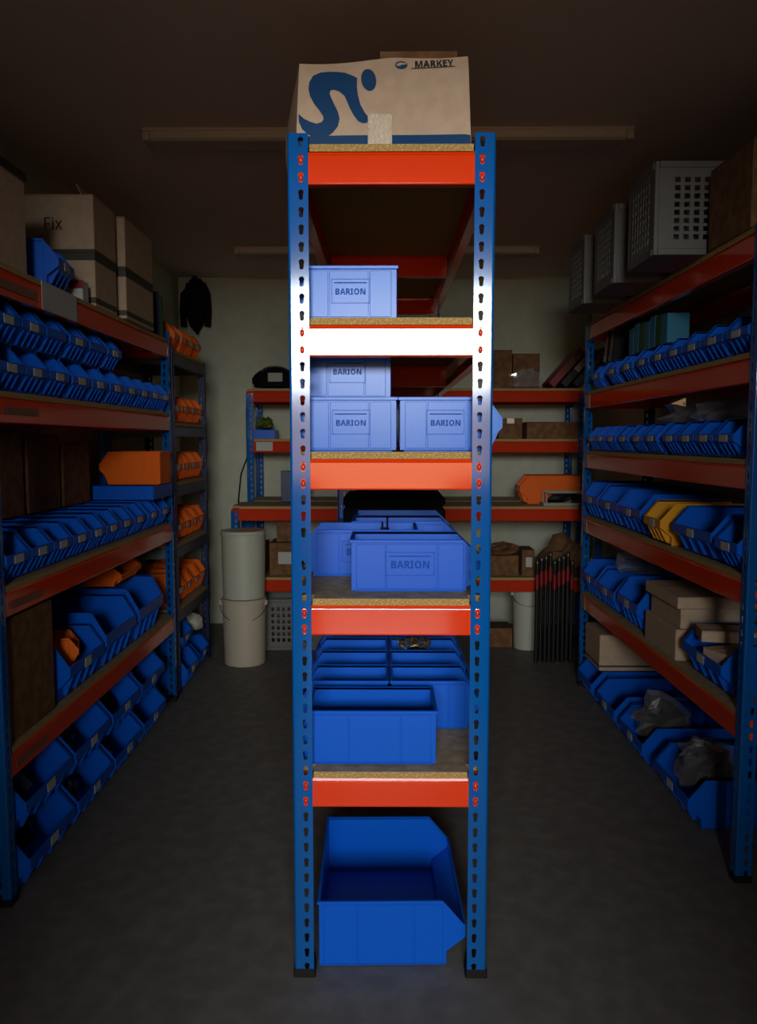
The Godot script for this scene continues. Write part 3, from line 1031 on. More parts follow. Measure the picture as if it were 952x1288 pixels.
	var cols := 20
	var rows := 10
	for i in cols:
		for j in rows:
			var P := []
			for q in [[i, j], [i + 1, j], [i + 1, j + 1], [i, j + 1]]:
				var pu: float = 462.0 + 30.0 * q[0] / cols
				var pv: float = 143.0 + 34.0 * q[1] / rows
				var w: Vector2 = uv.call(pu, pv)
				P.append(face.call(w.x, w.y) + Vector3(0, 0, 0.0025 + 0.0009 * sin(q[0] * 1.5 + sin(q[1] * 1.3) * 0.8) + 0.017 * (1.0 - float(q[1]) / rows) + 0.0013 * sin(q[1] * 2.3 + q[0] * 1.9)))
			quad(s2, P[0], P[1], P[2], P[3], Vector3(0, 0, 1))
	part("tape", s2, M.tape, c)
	# brown carton standing behind it
	carton("plain brown cardboard box half hidden behind the white printed box", Vector3(0.10, y, -2.55), Vector3(0.27, 0.12, 0.3), M.card)

# ---------------------------------------------------------------- racks along the wall with the white boxes
func build_left() -> void:
	var X := -1.1
	var zn := -2.27
	var zl := -4.2
	# local z runs along the wall: built with the long side along z
	rack("bin_rack", "long blue and red rack carrying white boxes and rows of blue bins", Vector3(X - 0.37, 0, zn), 0.37, zn - zl, 48, [1.866, 1.497, 0.931, 0.45], {})
	var y1 := 1.866 + 0.0174
	var y2 := 1.497 + 0.0174
	var y3 := 0.931 + 0.0174
	var y4 := 0.45 + 0.0174
	var L := 0.31
	var back := X - L + 0.005
	var zs := [-2.402, -2.577, -2.756, -2.955, -3.145, -3.345, -3.535, -3.72, -3.90, -4.072]
	for k in zs.size():
		var big: bool = k == 2 or k == 4
		storage_bin("%s blue bin from the doorway, lower tier below the white boxes" % ORD[k], "blue bins below the white boxes", Vector3(back, y2, zs[k]), 0.0, L, 0.163, 0.138, M.blue, {"label": true})
	for k in 6:
		storage_bin("%s blue bin from the doorway, upper tier below the white boxes" % ORD[k], "blue bins below the white boxes", Vector3(back - 0.005, y2 + 0.14, zs[k]), 0.0, L, 0.163, 0.138, M.blue, {"label": k != 2 and k != 4})
	var z3 := [-2.398, -2.567, -2.736, -2.905, -3.075, -3.25, -3.42, -3.61, -3.82, -4.02]
	for z in z3:
		storage_bin("%s blue bin from the doorway in the row above the cardboard box" % ORD[z3.find(z)], "blue bins at waist height", Vector3(back, y3, z), 0.0, L, 0.156, 0.142, M.blue)
	# orange bin on a flat tray on top of that row
	var st := new_st()
	box(st, Vector3(-0.15, 0, -0.17), Vector3(0.15, 0.006, 0.17), 0.002)
	for s in [-1.0, 1.0]:
		box(st, Vector3(s * 0.15 - 0.003, 0, -0.17), Vector3(s * 0.15 + 0.003, 0.066, 0.17), 0.002)
		box(st, Vector3(-0.15, 0, s * 0.17 - 0.003), Vector3(0.15, 0.066, s * 0.17 + 0.003), 0.002)
	single("flat_tray", st, M.blue, "flat blue tray under the plain orange bin", "tray", "", Vector3(-1.24, y3 + 0.1445, -3.97))
	storage_bin("plain orange bin with its side out, standing on a flat blue tray", "orange bins", Vector3(-1.078, y3 + 0.2115, -3.98), PI, 0.29, 0.2, 0.158, M.orange, {"label": false})
	for k in 4:  # cartons added so that the back of this shelf looks darker
		carton(["narrow brown carton added to darken the back of the bin row, first from the doorway", "narrow brown carton added to darken the back of the bin row, second from the doorway", "narrow brown carton added to darken the back of the bin row, third from the doorway", "narrow brown carton added to darken the back of the bin row, beside the orange bin"][k], Vector3(X - 0.3, y3 + 0.145, -2.53 - 0.34 * k), Vector3(0.1, [0.29, 0.31, 0.3, 0.27][k], 0.3), M.card, {"called": "added_carton", "tape": false, "group": "narrow cartons added behind the bins"})
	# shelf four: cardboard panel box, big bins
	carton("large upright brown cardboard box beside the bin of orange parts", Vector3(X - 0.175, y4, -2.5), Vector3(0.32, 0.375, 0.34), M.card, {"tape": false})
	storage_bin("big blue bin holding a small orange bin", "large blue bins on the low shelf", Vector3(X - 0.33, y4, -2.90), 0.0, 0.345, 0.34, 0.2, M.blue)
	storage_bin("small orange bin dropped in a big blue bin", "orange bins", Vector3(X - 0.22, y4 + 0.085, -2.87), 0.35, 0.2, 0.14, 0.11, M.orange)
	storage_bin("big empty blue bin, first beside the bin of orange parts", "large blue bins on the low shelf", Vector3(X - 0.33, y4, -3.29), 0.0, 0.345, 0.38, 0.235, M.blue, {"label": false})
	storage_bin("big blue bin next to the rack's end upright", "large blue bins on the low shelf", Vector3(X - 0.33, y4, -3.72), 0.0, 0.345, 0.38, 0.25, M.blue, {"label": false})
	storage_bin("orange bin stacked at the back of the low shelf", "orange bins", Vector3(X - 0.325, y4 + 0.253, -3.72), 0.0, 0.25, 0.3, 0.09, M.orange, {"label": false})
	# floor: two tiers of big bins with dark goods
	var fz := [-2.52, -2.91, -3.30, -3.69]
	for k in 4:
		storage_bin("%s big blue bin from the doorway on the floor under the bin rack" % ORD[k], "large blue bins under the lowest shelf", Vector3(X - 0.345, 0.0, fz[k]), 0.0, 0.375, 0.36, 0.175, M.blue)
		storage_bin("big blue bin of dark parts stacked on the %s floor bin" % ORD[k], "large blue bins under the lowest shelf", Vector3(X - 0.35, 0.178, fz[k]), 0.0, 0.375, 0.36, 0.175, M.blue)
		for h in 2:
			st = new_st()
			lump(st, Vector3.ZERO, Vector3(0.11, 0.055, 0.118), 20 + k * 3 + h, 0.35)
			single("parts_bag", st, M.dark_goods, "crumpled dark bag in the %s %s big blue bin from the doorway" % [ORD[k], ["lower", "upper"][h]], "bag", "bags in the floor bins", Vector3(X - 0.17, 0.178 * h + 0.075, fz[k]))
	# things on the top shelf
	var a := carton("white box under the box marked Fix", Vector3(-1.255, y1, -3.275), Vector3(0.30, 0.2, 0.25), M.white_card, {"called": "white_box", "bands": [[0.012, 0.034], [0.172, 0.2]]})
	a = carton("white box marked Fix on the top shelf", Vector3(-1.255, y1 + 0.2015, -3.275), Vector3(0.30, 0.215, 0.25), M.white_card, {"called": "white_box", "bands": [[0.0, 0.012]], "tape": false})
	put("lettering", lettering_mesh("Fix", 0.043, 0.001, false), M.ink, a, Vector3(-0.005, 0.105, 0.1256))
	carton("white box under another, beside the stack with the Fix box", Vector3(-1.235, y1, -3.66), Vector3(0.30, 0.2, 0.40), M.white_card, {"called": "white_box", "bands": [[0.012, 0.034], [0.172, 0.2]]})
	carton("white box on another, beside the box marked Fix", Vector3(-1.235, y1 + 0.2015, -3.66), Vector3(0.30, 0.215, 0.40), M.white_card, {"called": "white_box", "bands": [[0.0, 0.012]], "tape": false})
	var fl := thing("open_flap_sheet", "cardboard sheet leaning on top of the white boxes", "cardboard", Vector3(-1.20, y1 + 0.417, -3.52))
	st = new_st()
	box(st, Vector3(-0.002, 0, -0.14), Vector3(0.002, 0.12, 0.14), 0.0, Transform3D(Basis(Vector3(0, 0, 1), 0.45), Vector3.ZERO))
	part("sheet", st, M.white_card, fl)
	carton("grey-white box with a dark lid beside the tilted blue bin", Vector3(-1.285, y1, -2.5), Vector3(0.32, 0.29, 0.2), M.white_card, {"called": "white_box", "tape": false})
	st = new_st()
	box(st, Vector3(-0.166, 0, -0.106), Vector3(0.166, 0.028, 0.106), 0.003)
	single("box_lid", st, M.dark_goods, "dark lid lying on the grey-white box", "lid", "", Vector3(-1.285, y1 + 0.2905, -2.5))
	storage_bin("blue bin with cardboard sticking out, on the top shelf", "blue bin on the top shelf", Vector3(-1.40, y1, -2.80), 0.12, 0.31, 0.2, 0.15, M.blue)
	var cb := thing("cardboard_offcut", "brown cardboard offcut leaning out of the blue bin", "cardboard", Vector3(-1.25, y1 + 0.01, -2.80))
	st = new_st()
	box(st, Vector3(-0.06, 0, -0.002), Vector3(0.05, 0.21, 0.002), 0.0, Transform3D(Basis(Vector3(0, 0, 1), 0.3), Vector3.ZERO))
	part("sheet", st, M.card, cb)
	var sb := thing("small_carton", "small white and red carton in front of the Fix boxes", "box", Vector3(-1.15, y1, -3.06))
	st = new_st()
	box(st, Vector3(-0.05, 0, -0.03), Vector3(0.04, 0.075, 0.03), 0.002)
	part("body", st, M.paper, sb)
	st = new_st()
	box(st, Vector3(-0.01, 0.045, 0.0295), Vector3(0.041, 0.0755, 0.031))
	part("red_panel", st, M.red, sb)
	for k in 4:
		st = new_st()
		var w := 0.03
		box(st, Vector3(-0.13, 0, -w * 0.5), Vector3(0.13, [0.19, 0.17, 0.21, 0.2][k], w * 0.5), 0.003)
		single("upright_folder", st, [M.green, M.dark_cloth, M.upright_dark, M.green][k], ["green folder standing next to the white boxes", "dark folder between the green and blue ones", "dark blue folder on the top shelf", "green folder at the end of the top shelf"][k], "folder", "folders on the top shelf", Vector3(-1.235, y1, -3.92 - 0.055 * k))
	# paper and stickers on the beams
	st = new_st()
	var p0 := on_x(52, 346, X + 0.002)
	var p1 := on_x(97, 397, X + 0.002)
	box(st, Vector3(X + 0.0005, 1.792, p0.z), Vector3(X + 0.0022, 1.882, p1.z))
	single("paper_sheet", st, M.paper, "white paper sheet hung on the red top beam", "paper")
	var si := 0
	for q in [[1.838, 0.028, -2.33, -2.60], [1.470, 0.022, -2.34, -2.58], [0.898, 0.022, -2.34, -2.56], [0.418, 0.022, -2.34, -2.56]]:
		st = new_st()
		box(st, Vector3(X + 0.0005, q[0] - q[1], q[2]), Vector3(X + 0.0018, q[0], q[3]))
		single("beam_sticker", st, M.sticker, ["faded sticker strip on the top red beam under the paper's height", "faded sticker strip on the beam under the double row of bins", "faded sticker strip on the beam above the cardboard panel", "faded sticker strip on the lowest red beam"][si], "sticker", "stickers on the red beams")
		si += 1
	# second rack, grey shelves with orange bins
	var X2 := -1.108
	var za := -4.27
	var zb := -5.06
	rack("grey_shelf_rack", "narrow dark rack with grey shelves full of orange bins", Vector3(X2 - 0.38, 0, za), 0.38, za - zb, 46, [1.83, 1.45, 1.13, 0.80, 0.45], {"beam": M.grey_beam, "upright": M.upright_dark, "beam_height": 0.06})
	for row in [[1.83, 0.15], [1.45, 0.15], [1.13, 0.155], [0.80, 0.16], [0.45, 0.165]]:
		for k in 4:
			var sk: float = rng.randf_range(-0.015, 0.015)
			if row[0] > 1.8:
				sk = [0.08, 0.05, -0.06, -0.09][k]
			var shelf: String = {1.83: "top", 1.45: "second", 1.13: "third", 0.80: "fourth", 0.45: "lowest"}[row[0]]
			storage_bin("%s orange bin from the long rack on the %s grey shelf" % [ORD[k], shelf], "orange bins on the grey shelves", Vector3(X2 - 0.29, row[0] + 0.0176, za - 0.132 - 0.176 * k), sk, 0.28, 0.135 if row[0] > 1.8 else 0.155, row[1], M.orange)
	storage_bin("blue bin on the floor under another, below the grey shelves", "blue bins below the grey shelves", Vector3(X2 - 0.33, 0.0, za - 0.2), 0.0, 0.36, 0.26, 0.19, M.blue)
	storage_bin("blue floor bin below the grey shelves with the round white bag", "blue bins below the grey shelves", Vector3(X2 - 0.33, 0.0, za - 0.58), 0.0, 0.34, 0.26, 0.17, M.blue)
	storage_bin("blue bin stacked on a floor bin below the grey shelves", "blue bins below the grey shelves", Vector3(X2 - 0.33, 0.193, za - 0.2), 0.0, 0.33, 0.24, 0.16, M.blue)
	st = new_st()
	lump(st, Vector3.ZERO, Vector3(0.07, 0.065, 0.065), 77, 0.12)
	single("white_roll_bag", st, M.bucket, "round white bag in the bin below the grey shelves", "bag", "", Vector3(X2 - 0.06, 0.27, za - 0.55))
	# dark jacket on the end wall
	var jk := thing("dark_jacket", "dark jacket hanging in the corner of the end wall", "jacket", Vector3(-1.36, 2.22, BACK + 0.06))
	st = new_st()
	lump(st, Vector3(0, 0.13, 0), Vector3(0.075, 0.19, 0.035), 91, 0.16, false, 14, 18)
	part("body", st, M.dark_cloth, jk)
	for sd in [-1.0, 1.0]:
		st = new_st()
		tube(st, [Vector3(sd * 0.05, 0.27, 0), Vector3(sd * 0.085, 0.2, 0.012), Vector3(sd * 0.092, 0.08, 0.018), Vector3(sd * 0.085, -0.03, 0.022)], 0.024, 9)
		part("sleeve", st, M.dark_cloth, jk)
	st = new_st()
	tube(st, [Vector3(0, 0.33, -0.06), Vector3(0, 0.33, 0.0), Vector3(0, 0.35, 0.012)], 0.005, 6)
	part("hook", st, M.steel, jk)

# ---------------------------------------------------------------- rack with the grey crates
func build_right() -> void:
	var X := 1.09
	var zn := -2.42
	var zl := -4.49
	rack("crate_rack", "long blue and red rack carrying grey perforated crates", Vector3(X, 0, zn), 0.38, zn - zl, 50, [1.985, 1.618, 1.298, 0.945, 0.522], {})
	var rk: Node3D = get_node("crate_rack")
	for lv in [1.985, 1.618, 1.298, 0.945, 0.522]:
		var ps := new_st()
		box(ps, Vector3(-0.0005, lv - 0.072, -2.07 + 0.055), Vector3(0.0017, lv - 0.002, -2.07 + 0.125), 0.0005)
		part("end_plate", ps, M.plate, rk)
	var y := [1.985 + 0.0176, 1.618 + 0.0176, 1.298 + 0.0176, 0.945 + 0.0176, 0.522 + 0.0176]
	var cl := ["grey perforated plastic crate next to the brown box", "grey perforated plastic crate between two others", "grey perforated plastic crate at the rack's far end"]
	for k in 3:
		crate(cl[k], Vector3(0.915, y[0], -2.84 - 0.49 * k), 0.42, 0.31, 0.3, 9, 8, 7, "grey crates")
	carton("brown cardboard box beside the grey crates", Vector3(1.265, y[0], -2.64), Vector3(0.36, 0.26, 0.32), M.card, {"tape": false})
	var L := 0.3
	var back := X + L - 0.005
	var st := new_st()
	var zr := [-2.555, -2.74, -2.92, -3.10, -3.275, -3.48, -3.70, -3.94, -4.24]
	for z in zr:
		storage_bin("%s blue bin from the doorway on the shelf below the crates" % ORD[zr.find(z)], "blue bins below the grey crates", Vector3(back, y[1], z), PI, L, 0.165, 0.128, M.blue)
	for k in 7:
		st = new_st()
		box(st, Vector3(-0.06, 0, -0.033), Vector3(0.03, 0.120 + 0.006 * (k % 3), 0.033), 0.002)
		single("catalogue", st, M.teal if k % 3 != 1 else M.green, "%s catalogue from the doorway standing on the bins below the crates" % ORD[k], "book", "teal catalogues", Vector3(1.2, y[1] + 0.1305, -3.37 - 0.075 * k))
	for k in 2:
		var b := thing("black_binder", ["black binder leaning by the far upright behind the bins", "black binder leaning second from the far upright behind the bins"][k], "binder", Vector3(1.275, y[1] + 0.13, -4.33 + 0.1 * k), 0.0, "leaning black binders")
		st = new_st()
		box(st, Vector3(-0.12, 0, -0.03), Vector3(0.12, 0.2, 0.03), 0.003, Transform3D(Basis(Vector3(1, 0, 0), 0.3), Vector3(0, 0.008, 0)))
		part("cover", st, M.black, b)
		st = new_st()
		box(st, Vector3(-0.122, 0.05, -0.02), Vector3(-0.12, 0.15, 0.02), 0.0, Transform3D(Basis(Vector3(1, 0, 0), 0.3), Vector3(0, 0.008, 0)))
		part("spine_label", st, M.sticker, b)
	var zq := [-2.62, -2.785, -2.95, -3.12, -3.34, -3.52, -3.73, -3.93, -4.12, -4.29]
	for z in zq:
		storage_bin("%s blue bin from the doorway on the shelf with clear bags" % ORD[zq.find(z)], "blue bins at eye height", Vector3(back, y[2], z), PI, L, 0.15, 0.125, M.blue)
	for q in [[-3.30, 0.07, 31], [-2.97, 0.06, 37]]:
		st = new_st()
		lump(st, Vector3.ZERO, Vector3(0.11, q[1], 0.11), q[2], 0.4)
		single("clear_bag", st, M.film, ["crumpled clear bag over the middle of the eye-height bins", "crumpled clear bag nearer the doorway on the eye-height bins"][0 if q[2] == 31 else 1], "bag", "clear bags on the blue bins", Vector3(1.24, y[2] + 0.128 + q[1] * 0.45, q[0]))
	carton("narrow brown box at the near end of the clear bag shelf", Vector3(1.27, y[2], -2.50), Vector3(0.3, 0.2, 0.06), M.card, {"tape": false})
	# big bins on the fourth shelf
	var big := [[-4.27, 0.30, 0.19], [-3.93, 0.32, 0.185], [-3.59, 0.32, 0.18], [-2.86, 0.36, 0.165]]
	for b in big:
		storage_bin(["large blue bin at the far upright on the yellow bin's shelf", "large blue bin second from the far upright on the yellow bin's shelf", "large blue bin right behind the yellow bin", "large blue bin between the yellow bin and the white cup"][big.find(b)], "large blue bins beside the yellow bin", Vector3(back + 0.05, y[3], b[0]), PI, 0.355, b[1], b[2], M.blue)
	storage_bin("yellow bin among the large blue bins", "yellow bin", Vector3(back + 0.04, y[3], -3.23), PI, 0.36, 0.2, 0.165, M.yellow)
	storage_bin("blue bin by the near upright with a white cup in it", "large blue bins beside the yellow bin", Vector3(back + 0.04, y[3], -2.55), PI, 0.35, 0.17, 0.15, M.blue)
	st = new_st()
	lathe(st, [Vector2(0, 0), Vector2(0.024, 0), Vector2(0.036, 0.085), Vector2(0.033, 0.085), Vector2(0.022, 0.005), Vector2(0, 0.005)], Vector3.ZERO, 20)
	single("white_cup", st, M.bucket_warm, "white plastic cup standing in the blue bin by the upright", "cup", "", Vector3(1.17, y[3] + 0.095, -2.55))
	st = new_st()
	lump(st, Vector3.ZERO, Vector3(0.06, 0.04, 0.045), 51, 0.15)
	single("parts_bag", st, M.dark_goods, "dark bag of parts under the white cup", "bag", "", Vector3(1.18, y[3] + 0.045, -2.55))
	# fifth shelf
	for b in [[-4.28, 0.28, 0.19], [-3.96, 0.30, 0.18], [-3.60, 0.30, 0.2]]:
		storage_bin({-4.28: "blue bin by the far upright on the lower shelf", -3.96: "blue bin with a clear bag on it on the lower shelf", -3.60: "blue bin touching the stack of white cartons"}[b[0]], "blue bins on the lower shelf", Vector3(back + 0.05, y[4], b[0]), PI, 0.35, b[1], b[2], M.blue)
	st = new_st()
	lump(st, Vector3.ZERO, Vector3(0.12, 0.06, 0.1), 61, 0.5)
	single("clear_bag", st, M.film, "crumpled clear bag on the lower shelf's blue bins", "bag", "", Vector3(1.25, y[4] + 0.185 + 0.03, -3.97))
	carton("white carton at the bottom of the lower shelf's stack", Vector3(1.25, y[4], -3.2), Vector3(0.3, 0.12, 0.36), M.white_card, {"called": "white_box"})
	carton("grey-white carton in the middle of the lower shelf's stack", Vector3(1.26, y[4] + 0.1205, -3.2), Vector3(0.28, 0.08, 0.34), M.white_card, {"called": "white_box", "tape": false})
	carton("flat white carton on top of the lower shelf's stack", Vector3(1.25, y[4] + 0.201, -3.2), Vector3(0.3, 0.045, 0.38), M.white_card, {"called": "white_box", "tape": false})
	storage_bin("blue bin with white packets on the lower shelf", "blue bins on the lower shelf", Vector3(back + 0.04, y[4], -2.74), PI, 0.34, 0.34, 0.17, M.blue)
	for k in 2:
		carton(["white packet lying under another in the lower shelf's bin", "white packet lying on another in the lower shelf's bin"][k], Vector3(1.2, y[4] + 0.09 + 0.05 * k, -2.70 - 0.09 * k), Vector3(0.2, 0.04, 0.12), M.white_card, {"called": "small_packet", "tape": false, "turn": 0.3 - 0.5 * k, "group": "packets in the blue bin"})
	# floor
	carton("white carton standing on a blue floor bin by the far upright", Vector3(1.26, 0.182, -4.27), Vector3(0.3, 0.19, 0.3), M.white_card, {"called": "white_box", "bands": [[0.02, 0.03]]})
	for q in [[-4.27, 0.30], [-3.86, 0.32], [-3.45, 0.33], [-2.95, 0.36]]:
		storage_bin({-4.27: "blue floor bin under the white carton below the crate rack", -3.86: "empty blue floor bin below the crate rack", -3.45: "blue floor bin of bagged goods, second from the doorway below the crates", -2.95: "blue floor bin of bagged goods, first from the doorway below the crates"}[q[0]], "blue floor bins below the crates", Vector3(back + 0.07, 0.0, q[0]), PI, 0.385, q[1], 0.178, M.blue, {"label": q[0] > -4.0})
	for q in [[-2.95, 71], [-3.45, 73]]:
		st = new_st()
		lump(st, Vector3.ZERO, Vector3(0.115, 0.1, 0.115), q[1], 0.38)
		single("clear_bag", st, M.film, ["clear bag heaped in the first floor bin below the crates", "clear bag heaped in the second floor bin below the crates"][0 if q[1] == 71 else 1], "bag", "clear bags in the floor bins", Vector3(1.2, 0.15, q[0]))
		st = new_st()
		lump(st, Vector3.ZERO, Vector3(0.095, 0.082, 0.095), q[1], 0.38)
		single("parts_bag", st, M.dark_goods, ["dark goods in the first clear bag below the crates", "dark goods in the second clear bag below the crates"][0 if q[1] == 71 else 1], "bag", "goods in the clear bags", Vector3(1.2, 0.148, q[0]))

# ---------------------------------------------------------------- end wall: workbench, shelf unit, buckets
func build_back() -> void:
	var zs := -5.52
	var zb := -5.08
	var l := on_z(309, 490, zs).x
	rack("open_shelf_rack", "blue and red rack with open shelves against the end wall", Vector3(l, 0, zs), 2.30, 0.43, 42, [1.705, 1.365, 0.945, 0.50], {"beam": M.dull_beam})
	rack("workbench", "low blue and red workbench with a worn board top", Vector3(on_z(290, 640, zb).x, 0, zb), 2.34, 0.425, 23, [0.942, 0.49], {"beam": M.dull_beam})
	var ya := 1.705 + 0.0176
	var yb := 1.365 + 0.0176
	var yw := 0.942 + 0.0176
	var yl := 0.49 + 0.0176
	var st := new_st()
	# top shelf
	var bg := thing("black_bag", "black holdall on the end rack's top shelf", "bag", Vector3(-0.76, ya, zs - 0.2))
	st = new_st()
	lump(st, Vector3(0, 0.06, 0), Vector3(0.17, 0.09, 0.13), 12, 0.12)
	part("body", st, M.dark_cloth, bg)
	st = new_st()
	var arc := []
	for k in 9:
		var a := PI * k / 8.0
		arc.append(Vector3(-cos(a) * 0.09, 0.12 + sin(a) * 0.035, 0.06))
	tube(st, arc, 0.008, 6)
	part("handle", st, M.black, bg)
	st = new_st()
	box(st, Vector3(-0.04, 0.05, 0.118), Vector3(0.06, 0.11, 0.126), 0.002)
	part("grey_panel", st, M.plate, bg)
	carton("plain tall brown box beside the open carton on the end rack", Vector3(on_z(632, 465, zs - 0.05).x, ya, zs - 0.15), Vector3(0.13, 0.26, 0.2), M.card, {"tape": false})
	carton("open brown carton with a clear bag, on the end rack's top shelf", Vector3(on_z(662, 465, zs - 0.05).x, ya, zs - 0.15), Vector3(0.18, 0.235, 0.2), M.card, {"tape": false})
	st = new_st()
	lump(st, Vector3.ZERO, Vector3(0.105, 0.075, 0.03), 15, 0.5)
	single("clear_bag", st, M.film, "crumpled clear bag hanging in front of the open carton", "bag", "", Vector3(on_z(662, 465, zs).x, ya + 0.04, zs + 0.005))
	for k in 3:
		var b := thing("ring_binder", ["red ring binder leaning on the end rack", "black ring binder leaning beside the red one", "black ring binder leaning last beside the crate rack"][k], "binder", Vector3(on_z(690 + 15 * k, 488, zs - 0.02).x, ya, zs - 0.03), 0.0, "leaning ring binders")
		var tf := Transform3D(Basis(Vector3(0, 0, 1), -0.72), Vector3(0.02, 0.022, 0))
		st = new_st()
		box(st, Vector3(-0.026, 0, -0.26), Vector3(0.026, 0.315, 0.0), 0.003, tf)
		part("cover", st, M.red if k == 0 else M.black, b)
		st = new_st()
		box(st, Vector3(-0.02, 0.13, -0.001), Vector3(0.02, 0.29, 0.0015), 0.0, tf)
		part("spine_label", st, M.card if k == 0 else M.plate, b)
		st = new_st()
		lathe(st, [Vector2(0.008, 0), Vector2(0.012, 0), Vector2(0.012, 0.002), Vector2(0.008, 0.002), Vector2(0.008, 0)], Vector3.ZERO, 14)
		var ring := part("finger_ring", st, M.steel, b, tf * Vector3(0, 0.07, 0.001))
		ring.rotation.x = PI * 0.5
	# second shelf
	var tr := thing("shallow_tray", "shallow blue tray with green things on the end rack", "tray", Vector3(on_z(333, 545, zs - 0.1).x, yb, zs - 0.15))
	st = new_st()
	box(st, Vector3(-0.075, 0, -0.09), Vector3(0.075, 0.004, 0.09))
	for s in [-1.0, 1.0]:
		box(st, Vector3(s * 0.075 - 0.003, 0, -0.09), Vector3(s * 0.075 + 0.003, 0.062, 0.09), 0.001)
		box(st, Vector3(-0.075, 0, s * 0.09 - 0.003), Vector3(0.075, 0.062, s * 0.09 + 0.003), 0.001)
	part("shell", st, M.blue, tr)
	st = new_st()
	lump(st, Vector3.ZERO, Vector3(0.055, 0.05, 0.06), 19, 0.4)
	single("green_rag", st, M.leaf, "olive green crumpled rag heaped in the shallow tray", "rag", "", tr.position + Vector3(-0.005, 0.10, 0))
	st = new_st()
	lump(st, Vector3.ZERO, Vector3(0.045, 0.045, 0.05), 23, 0.2)
	single("dark_rag", st, M.dark_cloth, "dark rag under the olive green one in the tray", "rag", "", tr.position + Vector3(0.0, 0.03, 0.0))
	st = new_st()
	var pa := on_z(322, 556, zs + 0.002)
	var pb := on_z(343, 567, zs + 0.002)
	box(st, Vector3(pa.x, pb.y, zs - 0.001), Vector3(pb.x, pa.y, zs + 0.001))
	single("beam_label", st, M.paper, "torn white paper label on the end rack's beam", "label")
	carton("brown box wrapped in clear film on the end rack", Vector3(on_z(642, 540, zs - 0.05).x, yb, zs - 0.15), Vector3(0.16, 0.14, 0.2), M.card, {"shiny": true})
	carton("long flat brown carton on the end rack's second shelf", Vector3(on_z(697, 540, zs - 0.05).x, yb, zs - 0.15), Vector3(0.38, 0.115, 0.25), M.card, {"tape": false})
	# on the bench
	storage_bin("orange open-front bin lying along the workbench", "orange bin on the workbench", Vector3(on_z(727, 600, -5.32).x, yw, -5.36), PI, 0.39, 0.2, 0.185, M.orange)
	var t2 := thing("parts_tray", "grey tray with dark tools in front of the orange bin", "tray", Vector3(on_z(707, 620, -5.17).x, yw, -5.17))
	st = new_st()
	box(st, Vector3(-0.125, 0, -0.06), Vector3(0.14, 0.006, 0.06), 0.002)
	for s in [-1.0, 1.0]:
		box(st, Vector3(-0.13, 0.0, s * 0.06 - 0.003), Vector3(0.14, 0.02, s * 0.06 + 0.003), 0.001)
		box(st, Vector3(-0.11, 0.08, s * 0.055 - 0.003), Vector3(0.14, 0.092, s * 0.055 + 0.003), 0.001)
	box(st, Vector3(-0.13, 0, -0.06), Vector3(-0.122, 0.02, 0.06), 0.001)
	for s in [-1.0, 1.0]:
		box(st, Vector3(-0.115, 0, s * 0.055 - 0.003), Vector3(-0.105, 0.09, s * 0.055 + 0.003), 0.001)
	part("frame", st, M.plate, t2)
	st = new_st()
	lump(st, Vector3.ZERO, Vector3(0.11, 0.05, 0.045), 29, 0.35)
	single("tool_roll", st, M.dark_goods, "dark tools heaped in the grey tray", "tools", "", t2.position + Vector3(0.02, 0.03, 0))
	st = new_st()
	box(st, Vector3(-0.09, 0, -0.02), Vector3(0.09, 0.21, 0.02), 0.003)
	single("flat_board", st, M.upright_dark, "dark flat panel standing on the bench behind the central rack", "panel", "", Vector3(on_z(355, 600, -5.5).x + 0.09, yw, -5.44))  # plain dark flat thing, no particular object
	st = new_st()
	var w0 := on_z(311, 575, BACK + 0.01)
	var w1 := on_z(300, 628, BACK + 0.01)
	tube(st, [w0 + Vector3(0, 0.35, 0), w0, w0.lerp(w1, 0.4) + Vector3(-0.02, 0, 0), w1, w1 - Vector3(0.0, 0.4, 0)], 0.006, 6)
	single("wall_cable", st, M.dark_cloth, "thin dark cable running down the end wall", "cable")
	# lower shelf of the bench
	carton("brown carton with a white label on the bench's lower shelf", Vector3(on_z(353, 700, zb - 0.06).x + 0.02, yl, zb - 0.2), Vector3(0.19, 0.21, 0.25), M.card, {"sheet": true, "tape": false})
	carton("narrow brown carton by the buckets on the bench's lower shelf", Vector3(on_z(335, 705, zb - 0.06).x - 0.05, yl, zb - 0.2), Vector3(0.07, 0.2, 0.25), M.card, {"sheet": true, "tape": false})
	carton("brown carton stacked on the carton with a white label", Vector3(on_z(357, 670, zb - 0.06).x + 0.02, yl + 0.2115, zb - 0.22), Vector3(0.15, 0.14, 0.2), M.card, {"tape": false})
	carton("low open brown carton near the white pail on the lower shelf", Vector3(on_z(637, 712, zb - 0.06).x - 0.02, yl, zb - 0.2), Vector3(0.2, 0.13, 0.25), M.card, {"tape": false})
	st = new_st()
	lump(st, Vector3.ZERO, Vector3(0.12, 0.045, 0.1), 41, 0.3)
	single("dark_sack", st, M.card, "flat brown sack lying on the low open carton", "sack", "", Vector3(on_z(632, 690, zb - 0.06).x, yl + 0.152, zb - 0.2))
	carton("small brown carton beside the black rods on the lower shelf", Vector3(on_z(664, 710, zb - 0.06).x, yl, zb - 0.15), Vector3(0.08, 0.17, 0.2), M.card, {"sheet": true, "tape": false})
	st = new_st()
	lump(st, Vector3.ZERO, Vector3(0.17, 0.15, 0.13), 43, 0.35)
	single("brown_sack", st, M.card, "bulging brown sack under the bench above the rods", "sack", "", Vector3(on_z(712, 680, zb - 0.15).x, yl + 0.068, zb - 0.24))
	# floor
	crate("grey perforated crate standing under the bench", Vector3(on_z(331, 800, -5.3).x, 0.0, -5.22), 0.4, 0.34, 0.3, 8, 6, 5)
